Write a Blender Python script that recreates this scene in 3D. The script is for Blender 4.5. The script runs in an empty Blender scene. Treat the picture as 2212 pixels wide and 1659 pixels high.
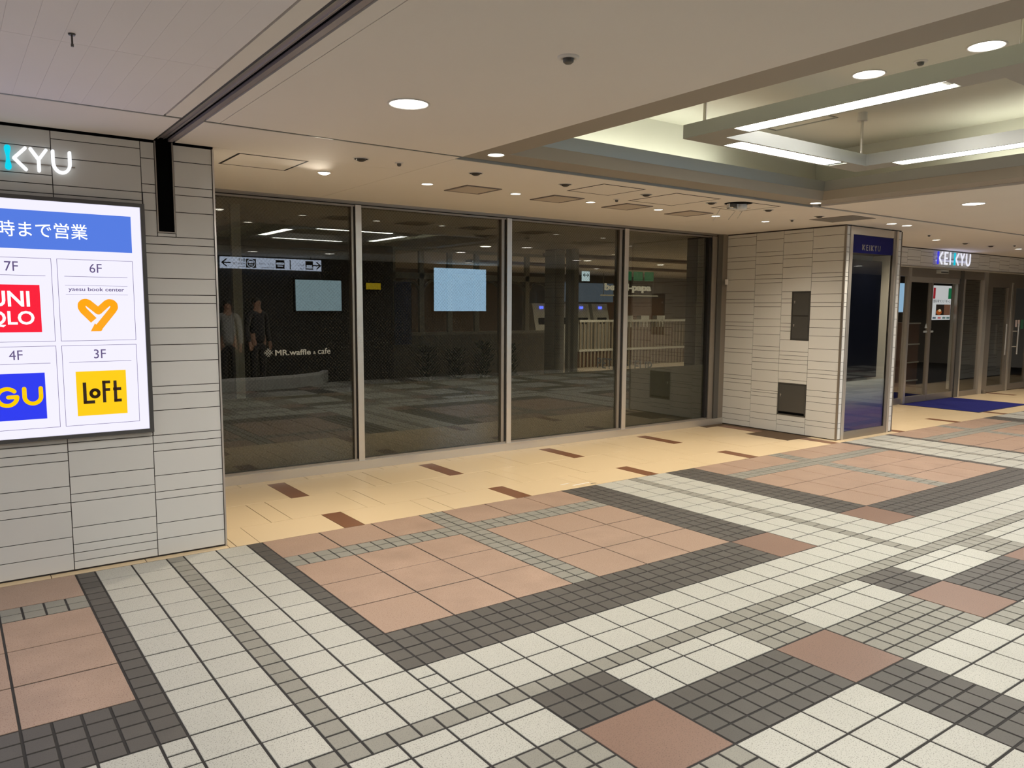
import bpy, bmesh, math, random
from mathutils import Matrix, Vector
random.seed(7)
SC = bpy.context.scene
COL = SC.collection
PI = math.pi

# ------------------------------------------------------------------ camera
EYE = Vector((0, 0, 1.57))
R_ = Vector((0.81048848, -0.58573482, 0.0048111))
U_ = Vector((0.05935354, 0.09029391, 0.99414494))
F_ = Vector((0.58273972, 0.80545747, -0.10794761))
FPX = 1681.372
cam = bpy.data.cameras.new('camera')
cam.sensor_fit = 'HORIZONTAL'; cam.sensor_width = 36.0
cam.lens = FPX * 36.0 / 2212.0
cam.shift_x = 0.00357; cam.shift_y = 0.00816
cam.clip_start = 0.05; cam.clip_end = 200
co = bpy.data.objects.new('camera', cam); COL.objects.link(co)
mw = Matrix(((R_.x, U_.x, -F_.x), (R_.y, U_.y, -F_.y), (R_.z, U_.z, -F_.z))).to_4x4()
co.matrix_world = Matrix.Translation(EYE) @ mw
SC.camera = co

# ------------------------------------------------------------------ world, exposure
w = bpy.data.worlds.new('world'); SC.world = w; w.use_nodes = True
w.node_tree.nodes['Background'].inputs[0].default_value = (1.0, 0.93, 0.85, 1)
w.node_tree.nodes['Background'].inputs[1].default_value = 0.02
SC.view_settings.view_transform = 'Standard'; SC.view_settings.look = 'None'
SC.view_settings.exposure = 0.0; SC.view_settings.gamma = 1.0
SC.view_settings.use_curve_mapping = False
try:
    SC.cycles.use_denoising = True
    SC.cycles.max_bounces = 10; SC.cycles.diffuse_bounces = 5; SC.cycles.glossy_bounces = 5
    SC.cycles.transparent_max_bounces = 12; SC.cycles.transmission_bounces = 6
    SC.cycles.caustics_reflective = False; SC.cycles.caustics_refractive = False
    SC.cycles.sample_clamp_indirect = 3.0
except Exception:
    pass

# lamp powers (watts) used by the lamp builders below
P_CORRIDOR = 185.0; P_COFFER = 120.0; P_NICHE = 72.0; P_NICHE_BRIGHT = 150.0; P_DOOR = 75.0; P_INSIDE = 320.0
WARM = (1.0, 0.885, 0.72); NEUTRAL = (1.0, 0.98, 0.95); COOL = (0.86, 0.91, 1.0)

# ------------------------------------------------------------------ colours and materials
def L(r, g, b):
    f = lambda c: ((c / 255.0 + 0.055) / 1.055) ** 2.4 if c > 10 else c / 255.0 / 12.92
    return (f(r), f(g), f(b), 1.0)
MATS = {}
def mat(name, col, rough=0.5, metal=0.0, noise=0.0, nscale=6.0, speck=0.0, sscale=260.0, speck_col=None,
        emit=None, es=0.0, bump=0.0, bscale=200.0, spec=0.5, vary=0.0, brush=0.0):
    if name in MATS: return MATS[name]
    m = bpy.data.materials.new(name); MATS[name] = m; m.use_nodes = True
    nt = m.node_tree; N = nt.nodes; K = nt.links; b = N['Principled BSDF']
    b.inputs['Base Color'].default_value = col
    b.inputs['Roughness'].default_value = rough; b.inputs['Metallic'].default_value = metal
    b.inputs['Specular IOR Level'].default_value = spec
    geo = N.new('ShaderNodeNewGeometry'); last = None
    def tex(scale, detail=3.0, stretch=None):
        t = N.new('ShaderNodeTexNoise'); t.inputs['Scale'].default_value = scale; t.inputs['Detail'].default_value = detail
        if stretch:
            mp = N.new('ShaderNodeMapping'); mp.inputs['Scale'].default_value = stretch
            K.new(geo.outputs['Position'], mp.inputs[0]); K.new(mp.outputs[0], t.inputs['Vector'])
        else:
            K.new(geo.outputs['Position'], t.inputs['Vector'])
        return t
    def mixc(fac_socket, a_socket, colb, a_col=None):
        mx = N.new('ShaderNodeMix'); mx.data_type = 'RGBA'
        K.new(fac_socket, mx.inputs[0])
        if a_socket: K.new(a_socket, mx.inputs[6])
        else: mx.inputs[6].default_value = a_col
        mx.inputs[7].default_value = colb
        return mx.outputs[2]
    def ramp(src, lo, hi, vlo, vhi):
        r = N.new('ShaderNodeMapRange'); r.inputs[1].default_value = lo; r.inputs[2].default_value = hi
        r.inputs[3].default_value = vlo; r.inputs[4].default_value = vhi; K.new(src, r.inputs[0]); return r.outputs[0]
    if noise > 0:
        last = mixc(ramp(tex(nscale).outputs[0], 0.3, 0.75, 0, 1), last, tuple(c * (1 - noise) for c in col[:3]) + (1,), col)
    if vary > 0:
        oi = N.new('ShaderNodeObjectInfo')
        last = mixc(ramp(oi.outputs['Random'], 0, 1, 0, 1), last, tuple(c * (1 - vary) for c in col[:3]) + (1,), col)
    if speck > 0:
        sc_ = speck_col or tuple(c * 0.35 for c in col[:3]) + (1,)
        last = mixc(ramp(tex(sscale, 2.0).outputs[0], 0.56, 0.66, 0, speck), last, sc_, col)
    if last: K.new(last, b.inputs['Base Color'])
    if bump > 0 or brush > 0:
        t = tex(bscale, 2.0, (1, 1, 40) if brush else None); bp = N.new('ShaderNodeBump')
        bp.inputs['Strength'].default_value = max(bump, brush); bp.inputs['Distance'].default_value = 0.001
        K.new(t.outputs[0], bp.inputs['Height']); K.new(bp.outputs[0], b.inputs['Normal'])
    if emit:
        b.inputs['Emission Color'].default_value = emit; b.inputs['Emission Strength'].default_value = es
    return m

M_GROUT = mat('floor_grout', L(40, 36, 33), 0.9, noise=0.25, nscale=30)
M_WHITE = mat('white_terrazzo', L(176, 173, 162), 0.42, noise=0.10, nscale=3, speck=0.8, sscale=190, vary=0.07, spec=0.35)
M_DARK = mat('dark_stone', L(84, 79, 73), 0.5, noise=0.18, nscale=9, speck=0.4, sscale=220, vary=0.22, spec=0.35)
M_GRAY = mat('grey_stone', L(138, 134, 123), 0.5, noise=0.16, nscale=9, speck=0.5, sscale=220, vary=0.16, spec=0.35)
M_PINK = mat('pink_terrazzo', L(164, 138, 119), 0.42, noise=0.24, nscale=4.5, speck=0.75, sscale=190, speck_col=L(110, 76, 62), vary=0.12, spec=0.35)
M_ROSE = mat('rose_terrazzo', L(126, 100, 86), 0.4, noise=0.10, nscale=3, speck=0.6, sscale=200, vary=0.06, spec=0.35)
M_CREAM = mat('cream_tile', L(207, 184, 147), 0.35, noise=0.07, nscale=1.6, vary=0.04, spec=0.4)
M_BROWN = mat('brown_tile', L(118, 78, 52), 0.38, noise=0.15, nscale=5, vary=0.1)
M_CLAD = mat('ceramic_cladding', L(216, 214, 208), 0.13, vary=0.05, noise=0.03, nscale=2, spec=0.35)
M_CLADJ = mat('cladding_joint', L(70, 64, 62), 0.9)
M_CEIL = mat('ceiling_paint', L(238, 232, 224), 0.85, noise=0.04, nscale=0.7, spec=0.2)
M_CEILP = mat('perforated_metal_ceiling', L(241, 237, 238), 0.6, noise=0.04, nscale=0.8, spec=0.25)
M_VOID = mat('void_black', L(26, 23, 22), 0.9)
M_BLACK = mat('black_paint', L(7, 7, 7), 0.9, spec=0.05)
M_STEEL = mat('brushed_steel', L(214, 208, 199), 0.32, metal=0.8, brush=0.25, bscale=30)
M_STEELD = mat('dull_steel', L(160, 152, 142), 0.4, metal=0.8, brush=0.2, bscale=30)
M_ALU = mat('satin_aluminium', L(166, 166, 160), 0.45, metal=0.6)
M_RAIL = mat('shutter_rail_metal', L(156, 148, 152), 0.4, metal=0.2)
M_COFFER = mat('coffer_trim_paint', L(158, 150, 138), 0.5, metal=0.2)
M_COFWALL = mat('coffer_lining', L(226, 224, 212), 0.8, spec=0.2)
M_WHITEP = mat('white_paint', L(228, 225, 220), 0.5)
M_DGREY = mat('dark_grey_steel', L(98, 96, 92), 0.35, metal=0.5)
M_FRAMEP = mat('pale_frame_paint', L(196, 196, 188), 0.6)
M_MAT = mat('blue_carpet', L(36, 38, 106), 0.95, noise=0.3, nscale=60, bump=0.5, bscale=300, spec=0.1)
M_BLUE = mat('deep_blue_film', L(26, 34, 150), 0.3)
M_SCREEN = mat('switched_off_screen', L(10, 13, 24), 0.15, spec=0.4)
M_FILM = mat('olive_window_film', L(92, 92, 76), 0.55, spec=0.2, noise=0.06, nscale=1.0)
M_WOOD = mat('brown_board', L(96, 62, 40), 0.6, noise=0.2, nscale=4)
M_LEAF = mat('dark_leaf', L(62, 92, 48), 0.6, noise=0.4, nscale=20)
M_CLOTHB = mat('blue_cloth', L(46, 76, 140), 0.9)
M_DECAL = mat('grey_white_decal', L(168, 172, 168), 0.7)
def glow(name, col, s):
    m = mat(name, (0.02, 0.02, 0.02, 1), 0.6, emit=col, es=s, spec=0.1); return m
G_LAMP = glow('lamp_diffuser', (1.0, 0.95, 0.86, 1), 12.0)
G_LAMPW = glow('warm_lamp_diffuser', (1.0, 0.93, 0.78, 1), 9.0)
G_TUBE = glow('fluorescent_tube', (0.97, 1.0, 0.88, 1), 24.0)
G_PANEL = glow('backlit_white_acrylic', (0.865, 0.84, 1.0, 1), 1.06)
G_BAND = glow('backlit_blue', L(84, 124, 226), 1.0)
G_RED = glow('backlit_red', L(252, 26, 56), 1.0)
G_INDIGO = glow('backlit_indigo', L(40, 56, 240), 1.0)
G_YELLOW = glow('backlit_yellow', L(255, 206, 4), 1.0)
G_ORANGE = glow('backlit_orange', L(255, 168, 24), 1.0)
G_WHITE = glow('backlit_white', (1, 1, 1, 1), 1.3)
G_PURPLE = glow('backlit_grey_purple', L(108, 92, 140), 0.8)
G_BROWNTXT = glow('backlit_dark_brown', L(60, 40, 30), 0.6)
G_CYAN = glow('lit_cyan', L(0, 214, 240), 1.0)
G_LBLUE = glow('lit_blue', L(70, 70, 240), 1.1)
G_LETTER = glow('lit_white_letter', (0.95, 0.97, 1.0, 1), 1.08)
G_SKY = glow('sky_blue_screen', (0.44, 0.72, 1.0, 1), 5.6)
G_SKYPALE = glow('pale_screen', (0.50, 0.72, 0.80, 1), 2.6)
G_SIGNR = glow('wayfinding_panel', (0.62, 0.72, 0.92, 1), 4.2)
G_YSIGN = glow('yellow_lit_panel', (1.0, 0.7, 0.02, 1), 1.6)
G_POSTER = glow('backlit_poster', (0.86, 0.90, 0.95, 1), 0.8)
G_LED = glow('blue_led', (0.1, 0.15, 1.0, 1), 4.0)
G_GREEN = glow('lit_green_sign', (0.05, 0.3, 0.12, 1), 0.5)

def glass_mat(name, tint, f0=0.045, wire=False):
    m = bpy.data.materials.new(name); m.use_nodes = True; nt = m.node_tree; N = nt.nodes; K = nt.links
    N.clear(); out = N.new('ShaderNodeOutputMaterial')
    tr = N.new('ShaderNodeBsdfTransparent'); tr.inputs[0].default_value = tint
    gl = N.new('ShaderNodeBsdfGlossy'); gl.inputs['Roughness'].default_value = 0.0; gl.inputs[0].default_value = (1, 1, 1, 1)
    lw = N.new('ShaderNodeLayerWeight'); pw = N.new('ShaderNodeMath'); pw.operation = 'POWER'; pw.inputs[1].default_value = 5.0
    K.new(lw.outputs['Facing'], pw.inputs[0]); fr = N.new('ShaderNodeMath'); fr.operation = 'MULTIPLY_ADD'
    K.new(pw.outputs[0], fr.inputs[0]); fr.inputs[1].default_value = 1.0 - f0; fr.inputs[2].default_value = f0
    lw.inputs[0].default_value = 0.5
    mx = N.new('ShaderNodeMixShader'); K.new(fr.outputs[0], mx.inputs[0]); K.new(tr.outputs[0], mx.inputs[1]); K.new(gl.outputs[0], mx.inputs[2])
    last = mx.outputs[0]
    if wire:   # the diamond wire cast inside the pane
        geo = N.new('ShaderNodeNewGeometry'); sx = N.new('ShaderNodeSeparateXYZ'); K.new(geo.outputs['Position'], sx.inputs[0])
        def lines(sign):
            a = N.new('ShaderNodeMath'); a.operation = 'MULTIPLY_ADD'; K.new(sx.outputs[0], a.inputs[0]); a.inputs[1].default_value = sign; K.new(sx.outputs[2], a.inputs[2])
            d = N.new('ShaderNodeMath'); d.operation = 'DIVIDE'; K.new(a.outputs[0], d.inputs[0]); d.inputs[1].default_value = 0.034
            f = N.new('ShaderNodeMath'); f.operation = 'FRACT'; K.new(d.outputs[0], f.inputs[0])
            c = N.new('ShaderNodeMath'); c.operation = 'LESS_THAN'; K.new(f.outputs[0], c.inputs[0]); c.inputs[1].default_value = 0.05
            return c.outputs[0]
        mxm = N.new('ShaderNodeMath'); mxm.operation = 'MAXIMUM'; K.new(lines(1.0), mxm.inputs[0]); K.new(lines(-1.0), mxm.inputs[1])
        fc = N.new('ShaderNodeMath'); fc.operation = 'MULTIPLY'; K.new(mxm.outputs[0], fc.inputs[0]); fc.inputs[1].default_value = 0.55
        di = N.new('ShaderNodeBsdfDiffuse'); di.inputs[0].default_value = (0.16, 0.16, 0.14, 1)
        m2 = N.new('ShaderNodeMixShader'); K.new(fc.outputs[0], m2.inputs[0]); K.new(last, m2.inputs[1]); K.new(di.outputs[0], m2.inputs[2]); last = m2.outputs[0]
    K.new(last, out.inputs[0]); MATS[name] = m; return m
M_GLASSW = glass_mat('wired_tinted_glass', (0.70, 0.70, 0.66, 1), 0.066, wire=True)
M_GLASS = glass_mat('clear_glass', (0.95, 0.95, 0.93, 1), 0.04)
M_GLASSD = glass_mat('door_glass', (0.9, 0.89, 0.86, 1), 0.055)

# blue gradient print on the lower part of the display case glass
def gradient_film():
    m = bpy.data.materials.new('gradient_print'); m.use_nodes = True; nt = m.node_tree; N = nt.nodes; K = nt.links
    b = N['Principled BSDF']; b.inputs['Roughness'].default_value = 0.7; b.inputs['Specular IOR Level'].default_value = 0.1
    geo = N.new('ShaderNodeNewGeometry'); sx = N.new('ShaderNodeSeparateXYZ'); K.new(geo.outputs['Position'], sx.inputs[0])
    r = N.new('ShaderNodeValToRGB'); mr = N.new('ShaderNodeMapRange'); mr.inputs[1].default_value = 0.09; mr.inputs[2].default_value = 0.72
    K.new(sx.outputs[2], mr.inputs[0]); K.new(mr.outputs[0], r.inputs[0])
    e = r.color_ramp.elements; e[0].position = 0.0; e[0].color = L(3, 8, 104); e[1].position = 1.0; e[1].color = L(150, 152, 146)
    k = r.color_ramp.elements.new(0.34); k.color = L(10, 18, 112); k = r.color_ramp.elements.new(0.6); k.color = L(92, 100, 124)
    K.new(r.outputs[0], b.inputs['Base Color']); MATS['gradient_print'] = m; return m
M_GRAD = gradient_film()

# ------------------------------------------------------------------ mesh helpers
class MB:
    def __init__(s): s.v = []; s.f = []
    def add(s, vs, fs):
        n = len(s.v); s.v += [tuple(p) for p in vs]; s.f += [tuple(i + n for i in f) for f in fs]; return s
    def box(s, x0, y0, z0, x1, y1, z1):
        return s.add([(x0,y0,z0),(x1,y0,z0),(x1,y1,z0),(x0,y1,z0),(x0,y0,z1),(x1,y0,z1),(x1,y1,z1),(x0,y1,z1)],
                     [(0,3,2,1),(4,5,6,7),(0,1,5,4),(1,2,6,5),(2,3,7,6),(3,0,4,7)])
    def ring(s, prof, c=(0,0,0), n=32, axis='z'):      # lathe: list of (r, h)
        vs = []
        for r, h in prof:
            for k in range(n):
                a = 2*PI*k/n; p = (r*math.cos(a), r*math.sin(a), h)
                if axis == 'y': p = (p[0], p[2], p[1])
                if axis == 'x': p = (p[2], p[0], p[1])
                vs.append((p[0]+c[0], p[1]+c[1], p[2]+c[2]))
        fs = []
        for i in range(len(prof)-1):
            for k in range(n):
                a, b = i*n+k, i*n+(k+1)%n; fs.append((a, b, b+n, a+n))
        return s.add(vs, fs)
    def disc(s, r, c, n=32): 
        return s.add([(c[0]+r*math.cos(2*PI*k/n), c[1]+r*math.sin(2*PI*k/n), c[2]) for k in range(n)], [tuple(range(n))])
    def tube(s, a, b, r, n=10):
        a, b = Vector(a), Vector(b); d = (b-a).normalized()
        u = d.orthogonal().normalized(); v = d.cross(u); vs = []
        for p in (a, b):
            for k in range(n):
                t = 2*PI*k/n; vs.append(p + u*r*math.cos(t) + v*r*math.sin(t))
        return s.add(vs, [(k, (k+1)%n, n+(k+1)%n, n+k) for k in range(n)] + [tuple(range(n))[::-1], tuple(range(n, 2*n))])
    def path(s, pts, r, n=8):
        for a, b in zip(pts, pts[1:]): s.tube(a, b, r, n)
        return s
    def poly(s, pts, d):                # outline in xz, extruded along y from 0 to -d (towards the viewer at -y)
        n = len(pts)
        return s.add([(x, 0, z) for x, z in pts] + [(x, -d, z) for x, z in pts],
                     [tuple(range(n)), tuple(range(n, 2*n))[::-1]] + [(k, n+k, n+(k+1)%n, (k+1)%n) for k in range(n)])
    def mesh(s, name):
        m = bpy.data.meshes.new(name); m.from_pydata(s.v, [], s.f)
        bm = bmesh.new(); bm.from_mesh(m); bmesh.ops.recalc_face_normals(bm, faces=bm.faces); bm.to_mesh(m); bm.free()
        return m
    def obj(s, name, material, parent=None, loc=None):
        return link(name, s.mesh(name), material, parent, loc)
def link(name, mesh, material, parent=None, loc=None):
    if material and not mesh.materials: mesh.materials.append(material)
    o = bpy.data.objects.new(name, mesh); COL.objects.link(o)
    if parent: o.parent = parent
    if loc: o.location = loc
    return o
def smooth(o):
    for p in o.data.polygons: p.use_smooth = True
    return o
def tag(o, label, cat, group=None, kind=None):
    o['label'] = label; o['category'] = cat
    if group: o['group'] = group
    if kind: o['kind'] = kind
    return o
def struct(o): o['kind'] = 'structure'; return o
def stuff(o): o['kind'] = 'stuff'; return o
def thing(name, label, cat, loc=(0,0,0), group=None):
    o = bpy.data.objects.new(name, None); COL.objects.link(o); o.location = loc; o.empty_display_size = 0.05
    return tag(o, label, cat, group)
def box(name, x0, y0, z0, x1, y1, z1, m, parent=None): return MB().box(x0,y0,z0,x1,y1,z1).obj(name, m, parent)
def stroke(mb, pts, wd, d, caps=True, n=14, y0=0.0):   # thick line in xz, front face at y0-d
    for (x0, z0), (x1, z1) in zip(pts, pts[1:]):
        dx, dz = x1-x0, z1-z0; l = math.hypot(dx, dz) or 1; nx, nz = -dz/l*wd/2, dx/l*wd/2
        mb2 = MB().poly([(x0+nx, z0+nz), (x0-nx, z0-nz), (x1-nx, z1-nz), (x1+nx, z1+nz)], d)
        mb.add([(a, b+y0, c) for a, b, c in mb2.v], mb2.f)
    ends = pts if caps else pts[1:-1]
    for x, z in ends:
        mb2 = MB().poly([(x+wd/2*math.cos(2*PI*k/n), z+wd/2*math.sin(2*PI*k/n)) for k in range(n)], d)
        mb.add([(a, b+y0, c) for a, b, c in mb2.v], mb2.f)
    return mb
def arc(cx, cz, r, a0, a1, n=16, rz=None):
    rz = rz or r
    return [(cx + r*math.cos(math.radians(a0+(a1-a0)*k/n)), cz + rz*math.sin(math.radians(a0+(a1-a0)*k/n))) for k in range(n+1)]
def text_mesh(body, wd=None, ht=None, d=0.002, bold=0.0):   # lettering in the xz plane facing -y, lower left corner at the origin
    c = bpy.data.curves.new('lettering', 'FONT'); c.body = body; c.extrude = 0.02; c.offset = bold; c.resolution_u = 3
    o = bpy.data.objects.new('lettering', c); COL.objects.link(o)
    dg = bpy.context.evaluated_depsgraph_get(); m = bpy.data.meshes.new_from_object(o.evaluated_get(dg))
    bpy.data.objects.remove(o); bpy.data.curves.remove(c)
    xs = [v.co.x for v in m.vertices]; ys = [v.co.y for v in m.vertices]; zs = [v.co.z for v in m.vertices]
    x0, x1, y0, y1, z0, z1 = min(xs), max(xs), min(ys), max(ys), min(zs), max(zs)
    sx = wd/(x1-x0) if wd else None; sy = ht/(y1-y0) if ht else None
    sx = sx or sy; sy = sy or sx
    for v in m.vertices:
        v.co = ((v.co.x-x0)*sx, -(v.co.z-z0)/(z1-z0)*d, (v.co.y-y0)*sy)
    m.materials.clear(); return m
def put_text(name, body, x, y, z, m, parent=None, wd=None, ht=None, d=0.002, bold=0.0, rotz=0.0):
    o = link(name, text_mesh(body, wd, ht, d, bold), m, parent, (x, y, z)); o.rotation_euler = (0, 0, rotz); return o

# ------------------------------------------------------------------ FLOOR
X0, Y0, U = 1.5402, 2.8791, 0.1
YE = Y0 + 22*U                     # cream / terrazzo boundary
MZ = 0.003
floor = struct(box('floor', -6, -1.7, -0.12, 24, YE, -MZ, M_GROUT))
tile_cache = {}
def tile_mesh(wd, hd, kind, gap=0.004, cham=0.0014, th=0.012):
    key = (round(wd, 4), round(hd, 4), kind)
    if key in tile_cache: return tile_cache[key]
    a, b = wd/2-gap, hd/2-gap; c = cham
    v = [(-a,-b,-th),(a,-b,-th),(a,b,-th),(-a,b,-th), (-a,-b,-c),(a,-b,-c),(a,b,-c),(-a,b,-c), (-a+c,-b+c,0),(a-c,-b+c,0),(a-c,b-c,0),(-a+c,b-c,0)]
    f = [(8,9,10,11)] + [(4+k, 4+(k+1)%4, 8+(k+1)%4, 8+k) for k in range(4)] + [(k, (k+1)%4, 4+(k+1)%4, 4+k) for k in range(4)]
    m = bpy.data.meshes.new(kind); m.from_pydata(v, [], f); tile_cache[key] = m; return m
TILES = {}                         # kind -> list of (x0, y0, x1, y1)
def T(kind, i0, j0, i1, j1): TILES.setdefault(kind, []).append((X0+i0*U, Y0+j0*U, X0+i1*U, Y0+j1*U))
def fill(kind, i0, j0, i1, j1, si, sj):
    i = i0
    while i < i1 - 1e-6:
        j = j0
        while j < j1 - 1e-6:
            T(kind, i, j, min(i+si, i1), min(j+sj, j1)); j += sj
        i += si
def panel(a, flip):                # 31 wide panel whose narrow dark strip is at a (or at a+30 when mirrored)
    def F(kind, i0, j0, i1, j1, si, sj):
        if flip: fill(kind, a+31-i1, j0, a+31-i0, j1, si, sj)
        else: fill(kind, a+i0, j0, a+i1, j1, si, sj)
    F('dark_tile', 0, 4, 1, 22, 1, 1); F('dark_tile', 0, 0, 27, 4, 1, 1); F('dark_tile', 27, 4, 31, 22, 1, 1)
    F('rose_tile', 27, 0, 31, 4, 4, 4)
    for c0, c1 in ((1, 13), (15, 27)):
        F('pink_tile', c0, 4, c1, 16, 4, 4); F('pink_tile', c0, 18, c1, 22, 4, 4); F('grey_tile', c0, 16, c1, 18, 1, 1)
    F('grey_tile', 13, 4, 15, 22, 1, 1)
    F('white_tile', 0, -4, 1, 0, 1, 1); F('white_tile', 1, -4, 31, 0, 2, 2)
def columns(a):                    # nine wide strip of white slabs with a grey line in the middle
    fill('white_tile', a, -4, a+4, 22, 2, 2); fill('grey_tile', a+4, -4, a+5, 22, 1, 1); fill('white_tile', a+5, -4, a+9, 22, 2, 2)
for base in (-80, 0, 80):
    columns(base-9); panel(base, False); columns(base+31); panel(base+40, True)
I0, I1 = -69, 190
fill('grey_tile', I0, -5, I1, -4, 1, 1)
k = -6
while 3 + 12*k < I1:
    b0 = 3 + 12*k; odd = k % 2
    c_up = 'grey_tile' if odd else 'dark_tile'; c_dn = 'dark_tile' if odd else 'grey_tile'
    fill(c_up, b0, -8, b0+4, -5, 1, 1)
    fill('white_tile', b0+4, -6, b0+12, -5, 2, 1); fill('white_tile', b0+4, -8, b0+12, -6, 2, 2)
    for r in range(-12, -47, -12):
        fill('rose_tile', b0, r, b0+4, r+4, 4, 4)
        fill('dark_tile' if not odd else 'grey_tile', b0+4, r, b0+12, r+4, 1, 1)
        fill(c_dn, b0, r-8, b0+4, r, 1, 1); fill('white_tile', b0+4, r-8, b0+12, r, 2, 2)
    k += 1
# cream strip in front of the glass and the doors
def cream_row(y0, y1, kinds, xoff):
    x = 2.24 + xoff - 1.53*1; k = 0
    while x < 21.0:
        for wd, kd in kinds:
            a, b = max(x, 1.432), min(x+wd, 21.0)
            if b - a > 0.02 and not (b > 8.62 and a < 9.88 and y1 > 5.2 and y0 > 5.1): TILES.setdefault(kd, []).append((a, y0, b, y1))
            x += wd
R13 = [(0.155, 'brown_tile'), (0.61, 'cream_tile'), (0.155, 'cream_tile'), (0.61, 'cream_tile')]
R2 = [(0.155, 'cream_tile'), (0.61, 'cream_tile')]
cream_row(YE, 5.517, R13, 0); cream_row(5.517, 6.137, R2, -0.38); cream_row(6.137, 6.747, R13, 0); cream_row(6.747, 7.0, R2, -0.38)
TILES.setdefault('cream_tile', []).extend([(-0.6 + 0.51*i, YE, min(-0.6+0.51*(i+1), 1.432), 5.15) for i in range(4)])
TM = {'white_tile': M_WHITE, 'dark_tile': M_DARK, 'grey_tile': M_GRAY, 'pink_tile': M_PINK, 'rose_tile': M_ROSE, 'cream_tile': M_CREAM, 'brown_tile': M_BROWN}
cream_base = struct(box('floor_cream', -1.0, YE, -0.12, 24, 9.4, -0.002, mat('cream_grout', L(84, 64, 42), 0.9)))
def frame_score(x, y):             # screen size of a floor piece, 0 when out of view
    d = Vector((x, y, 0)) - EYE; z = d.dot(F_)
    if z < 0.3: return 0
    px = 1098.1 + FPX*d.dot(R_)/z; py = 847.5 - FPX*d.dot(U_)/z
    if not (-140 < px < 2350 and 600 < py < 1800): return 0
    return 1.0/(z*z*z)
for kind, L_ in TILES.items():
    gap = 0.0021 if kind in ('cream_tile', 'brown_tile') else 0.005
    parent = cream_base if kind in ('cream_tile', 'brown_tile') else floor
    L_ = sorted(L_, key=lambda t: -frame_score((t[0]+t[2])/2, (t[1]+t[3])/2)*(t[2]-t[0])*(t[3]-t[1]))
    rest = MB()
    for n, (x0, y0, x1, y1) in enumerate(L_):
        xm, ym = (x0+x1)/2, (y0+y1)/2; s = frame_score(xm, ym)
        me = tile_mesh(x1-x0, y1-y0, kind, gap, 0.0009 if gap < 0.003 else 0.0014)
        dz = random.uniform(-0.0006, 0.0006)
        if s > 0 and n < 300:
            link(kind, me, TM[kind], parent, (xm, ym, dz))
        elif (kind in ('cream_tile', 'brown_tile') or -6 < xm < 23):
            rest.add([(v.co.x+xm, v.co.y+ym, v.co.z+dz) for v in me.vertices], [tuple(p.vertices) for p in me.polygons])
    if rest.v:
        m = bpy.data.meshes.new(kind + '_field'); m.from_pydata(rest.v, [], rest.f); stuff(link(kind + '_field', m, TM[kind], parent))

# ------------------------------------------------------------------ CLADDING
clad_cache = {}
def clad_tile(parent, u0, u1, z0, z1, plane, at, nrm):      # plane 'y': u is x, surface faces nrm along y
    g = 0.0022; th = 0.008
    key = (round(u1-u0, 4), round(z1-z0, 4), plane, nrm)
    if key not in clad_cache:
        a, b = (u1-u0)/2-g, (z1-z0)/2-g; c = 0.001; s = nrm
        P = [(-a,0,-b),(a,0,-b),(a,0,b),(-a,0,b),(-a,s*(th-c),-b),(a,s*(th-c),-b),(a,s*(th-c),b),(-a,s*(th-c),b),(-a+c,s*th,-b+c),(a-c,s*th,-b+c),(a-c,s*th,b-c),(-a+c,s*th,b-c)]
        if plane == 'x': P = [(p[1], p[0], p[2]) for p in P]
        mb = MB().add(P, [(8,9,10,11)] + [(4+k,4+(k+1)%4,8+(k+1)%4,8+k) for k in range(4)] + [(k,(k+1)%4,4+(k+1)%4,4+k) for k in range(4)])
        clad_cache[key] = mb.mesh('cladding_tile')
    um, zm = (u0+u1)/2, (z0+z1)/2
    loc = (um, at, zm) if plane == 'y' else (at, um, zm)
    return link('cladding_tile', clad_cache[key], M_CLAD, parent, loc)
def clad_col(parent, u0, u1, zs, plane, at, nrm, holes=()):
    for z0, z1 in zip(zs, zs[1:]):
        segs = [(u0, u1, z0, z1)]
        for hu0, hu1, hz0, hz1 in holes:
            new = []
            for a, b, c, d in segs:
                if b <= hu0+1e-4 or a >= hu1-1e-4 or d <= hz0+1e-4 or c >= hz1-1e-4: new.append((a,b,c,d)); continue
                if a < hu0: new.append((a, hu0, c, d))
                if b > hu1: new.append((hu1, b, c, d))
                m0, m1 = max(a, hu0), min(b, hu1)
                if c < hz0: new.append((m0, m1, c, hz0))
                if d > hz1: new.append((m0, m1, hz1, d))
            segs = [s for s in new if s[1]-s[0] > 0.006 and s[3]-s[2] > 0.006]
        for s in segs: clad_tile(parent, *s, plane, at, nrm)
CT = 2.546
YW = 5.152                          # backing plane of the left wall, tile faces at 5.144
wall_left = struct(MB().box(-4.0, YW, 0.0, 1.427, 5.32, 2.60).box(1.25, 5.32, 0.0, 1.427, 7.02, 2.60).obj('wall_left', M_CLADJ))
Z3 = [0.008,0.111,0.213,0.366,0.415,0.518,0.672,0.721,0.772,0.927,1.027,1.077,1.23,1.333,1.436,1.588,1.639,1.74,1.891,1.944,1.992,2.144,2.248,2.298,2.449,CT]
Z2 = [0.008,0.057,0.109,0.16,0.263,0.415,0.465,0.569,0.721,0.772,0.927,1.077,1.333,1.588,1.74,1.944,2.197,2.247,2.399,2.501,CT]
Z1 = [0.008,0.108,0.209,0.363,0.417,0.516,0.667,0.718,0.77,0.927,1.077,1.333,1.588,1.74,1.944,2.197,2.247,2.298,2.448,CT]
SIGN = (-1.224, 1.011, 0.802, 2.175); SLOT = (1.086, 1.192, 2.014, 2.60)
HL = (SIGN, SLOT)
clad_col(wall_left, 1.008, 1.42, Z3, 'y', YW, -1, HL)
clad_col(wall_left, 0.545, 1.008, Z2, 'y', YW, -1, HL)
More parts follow.
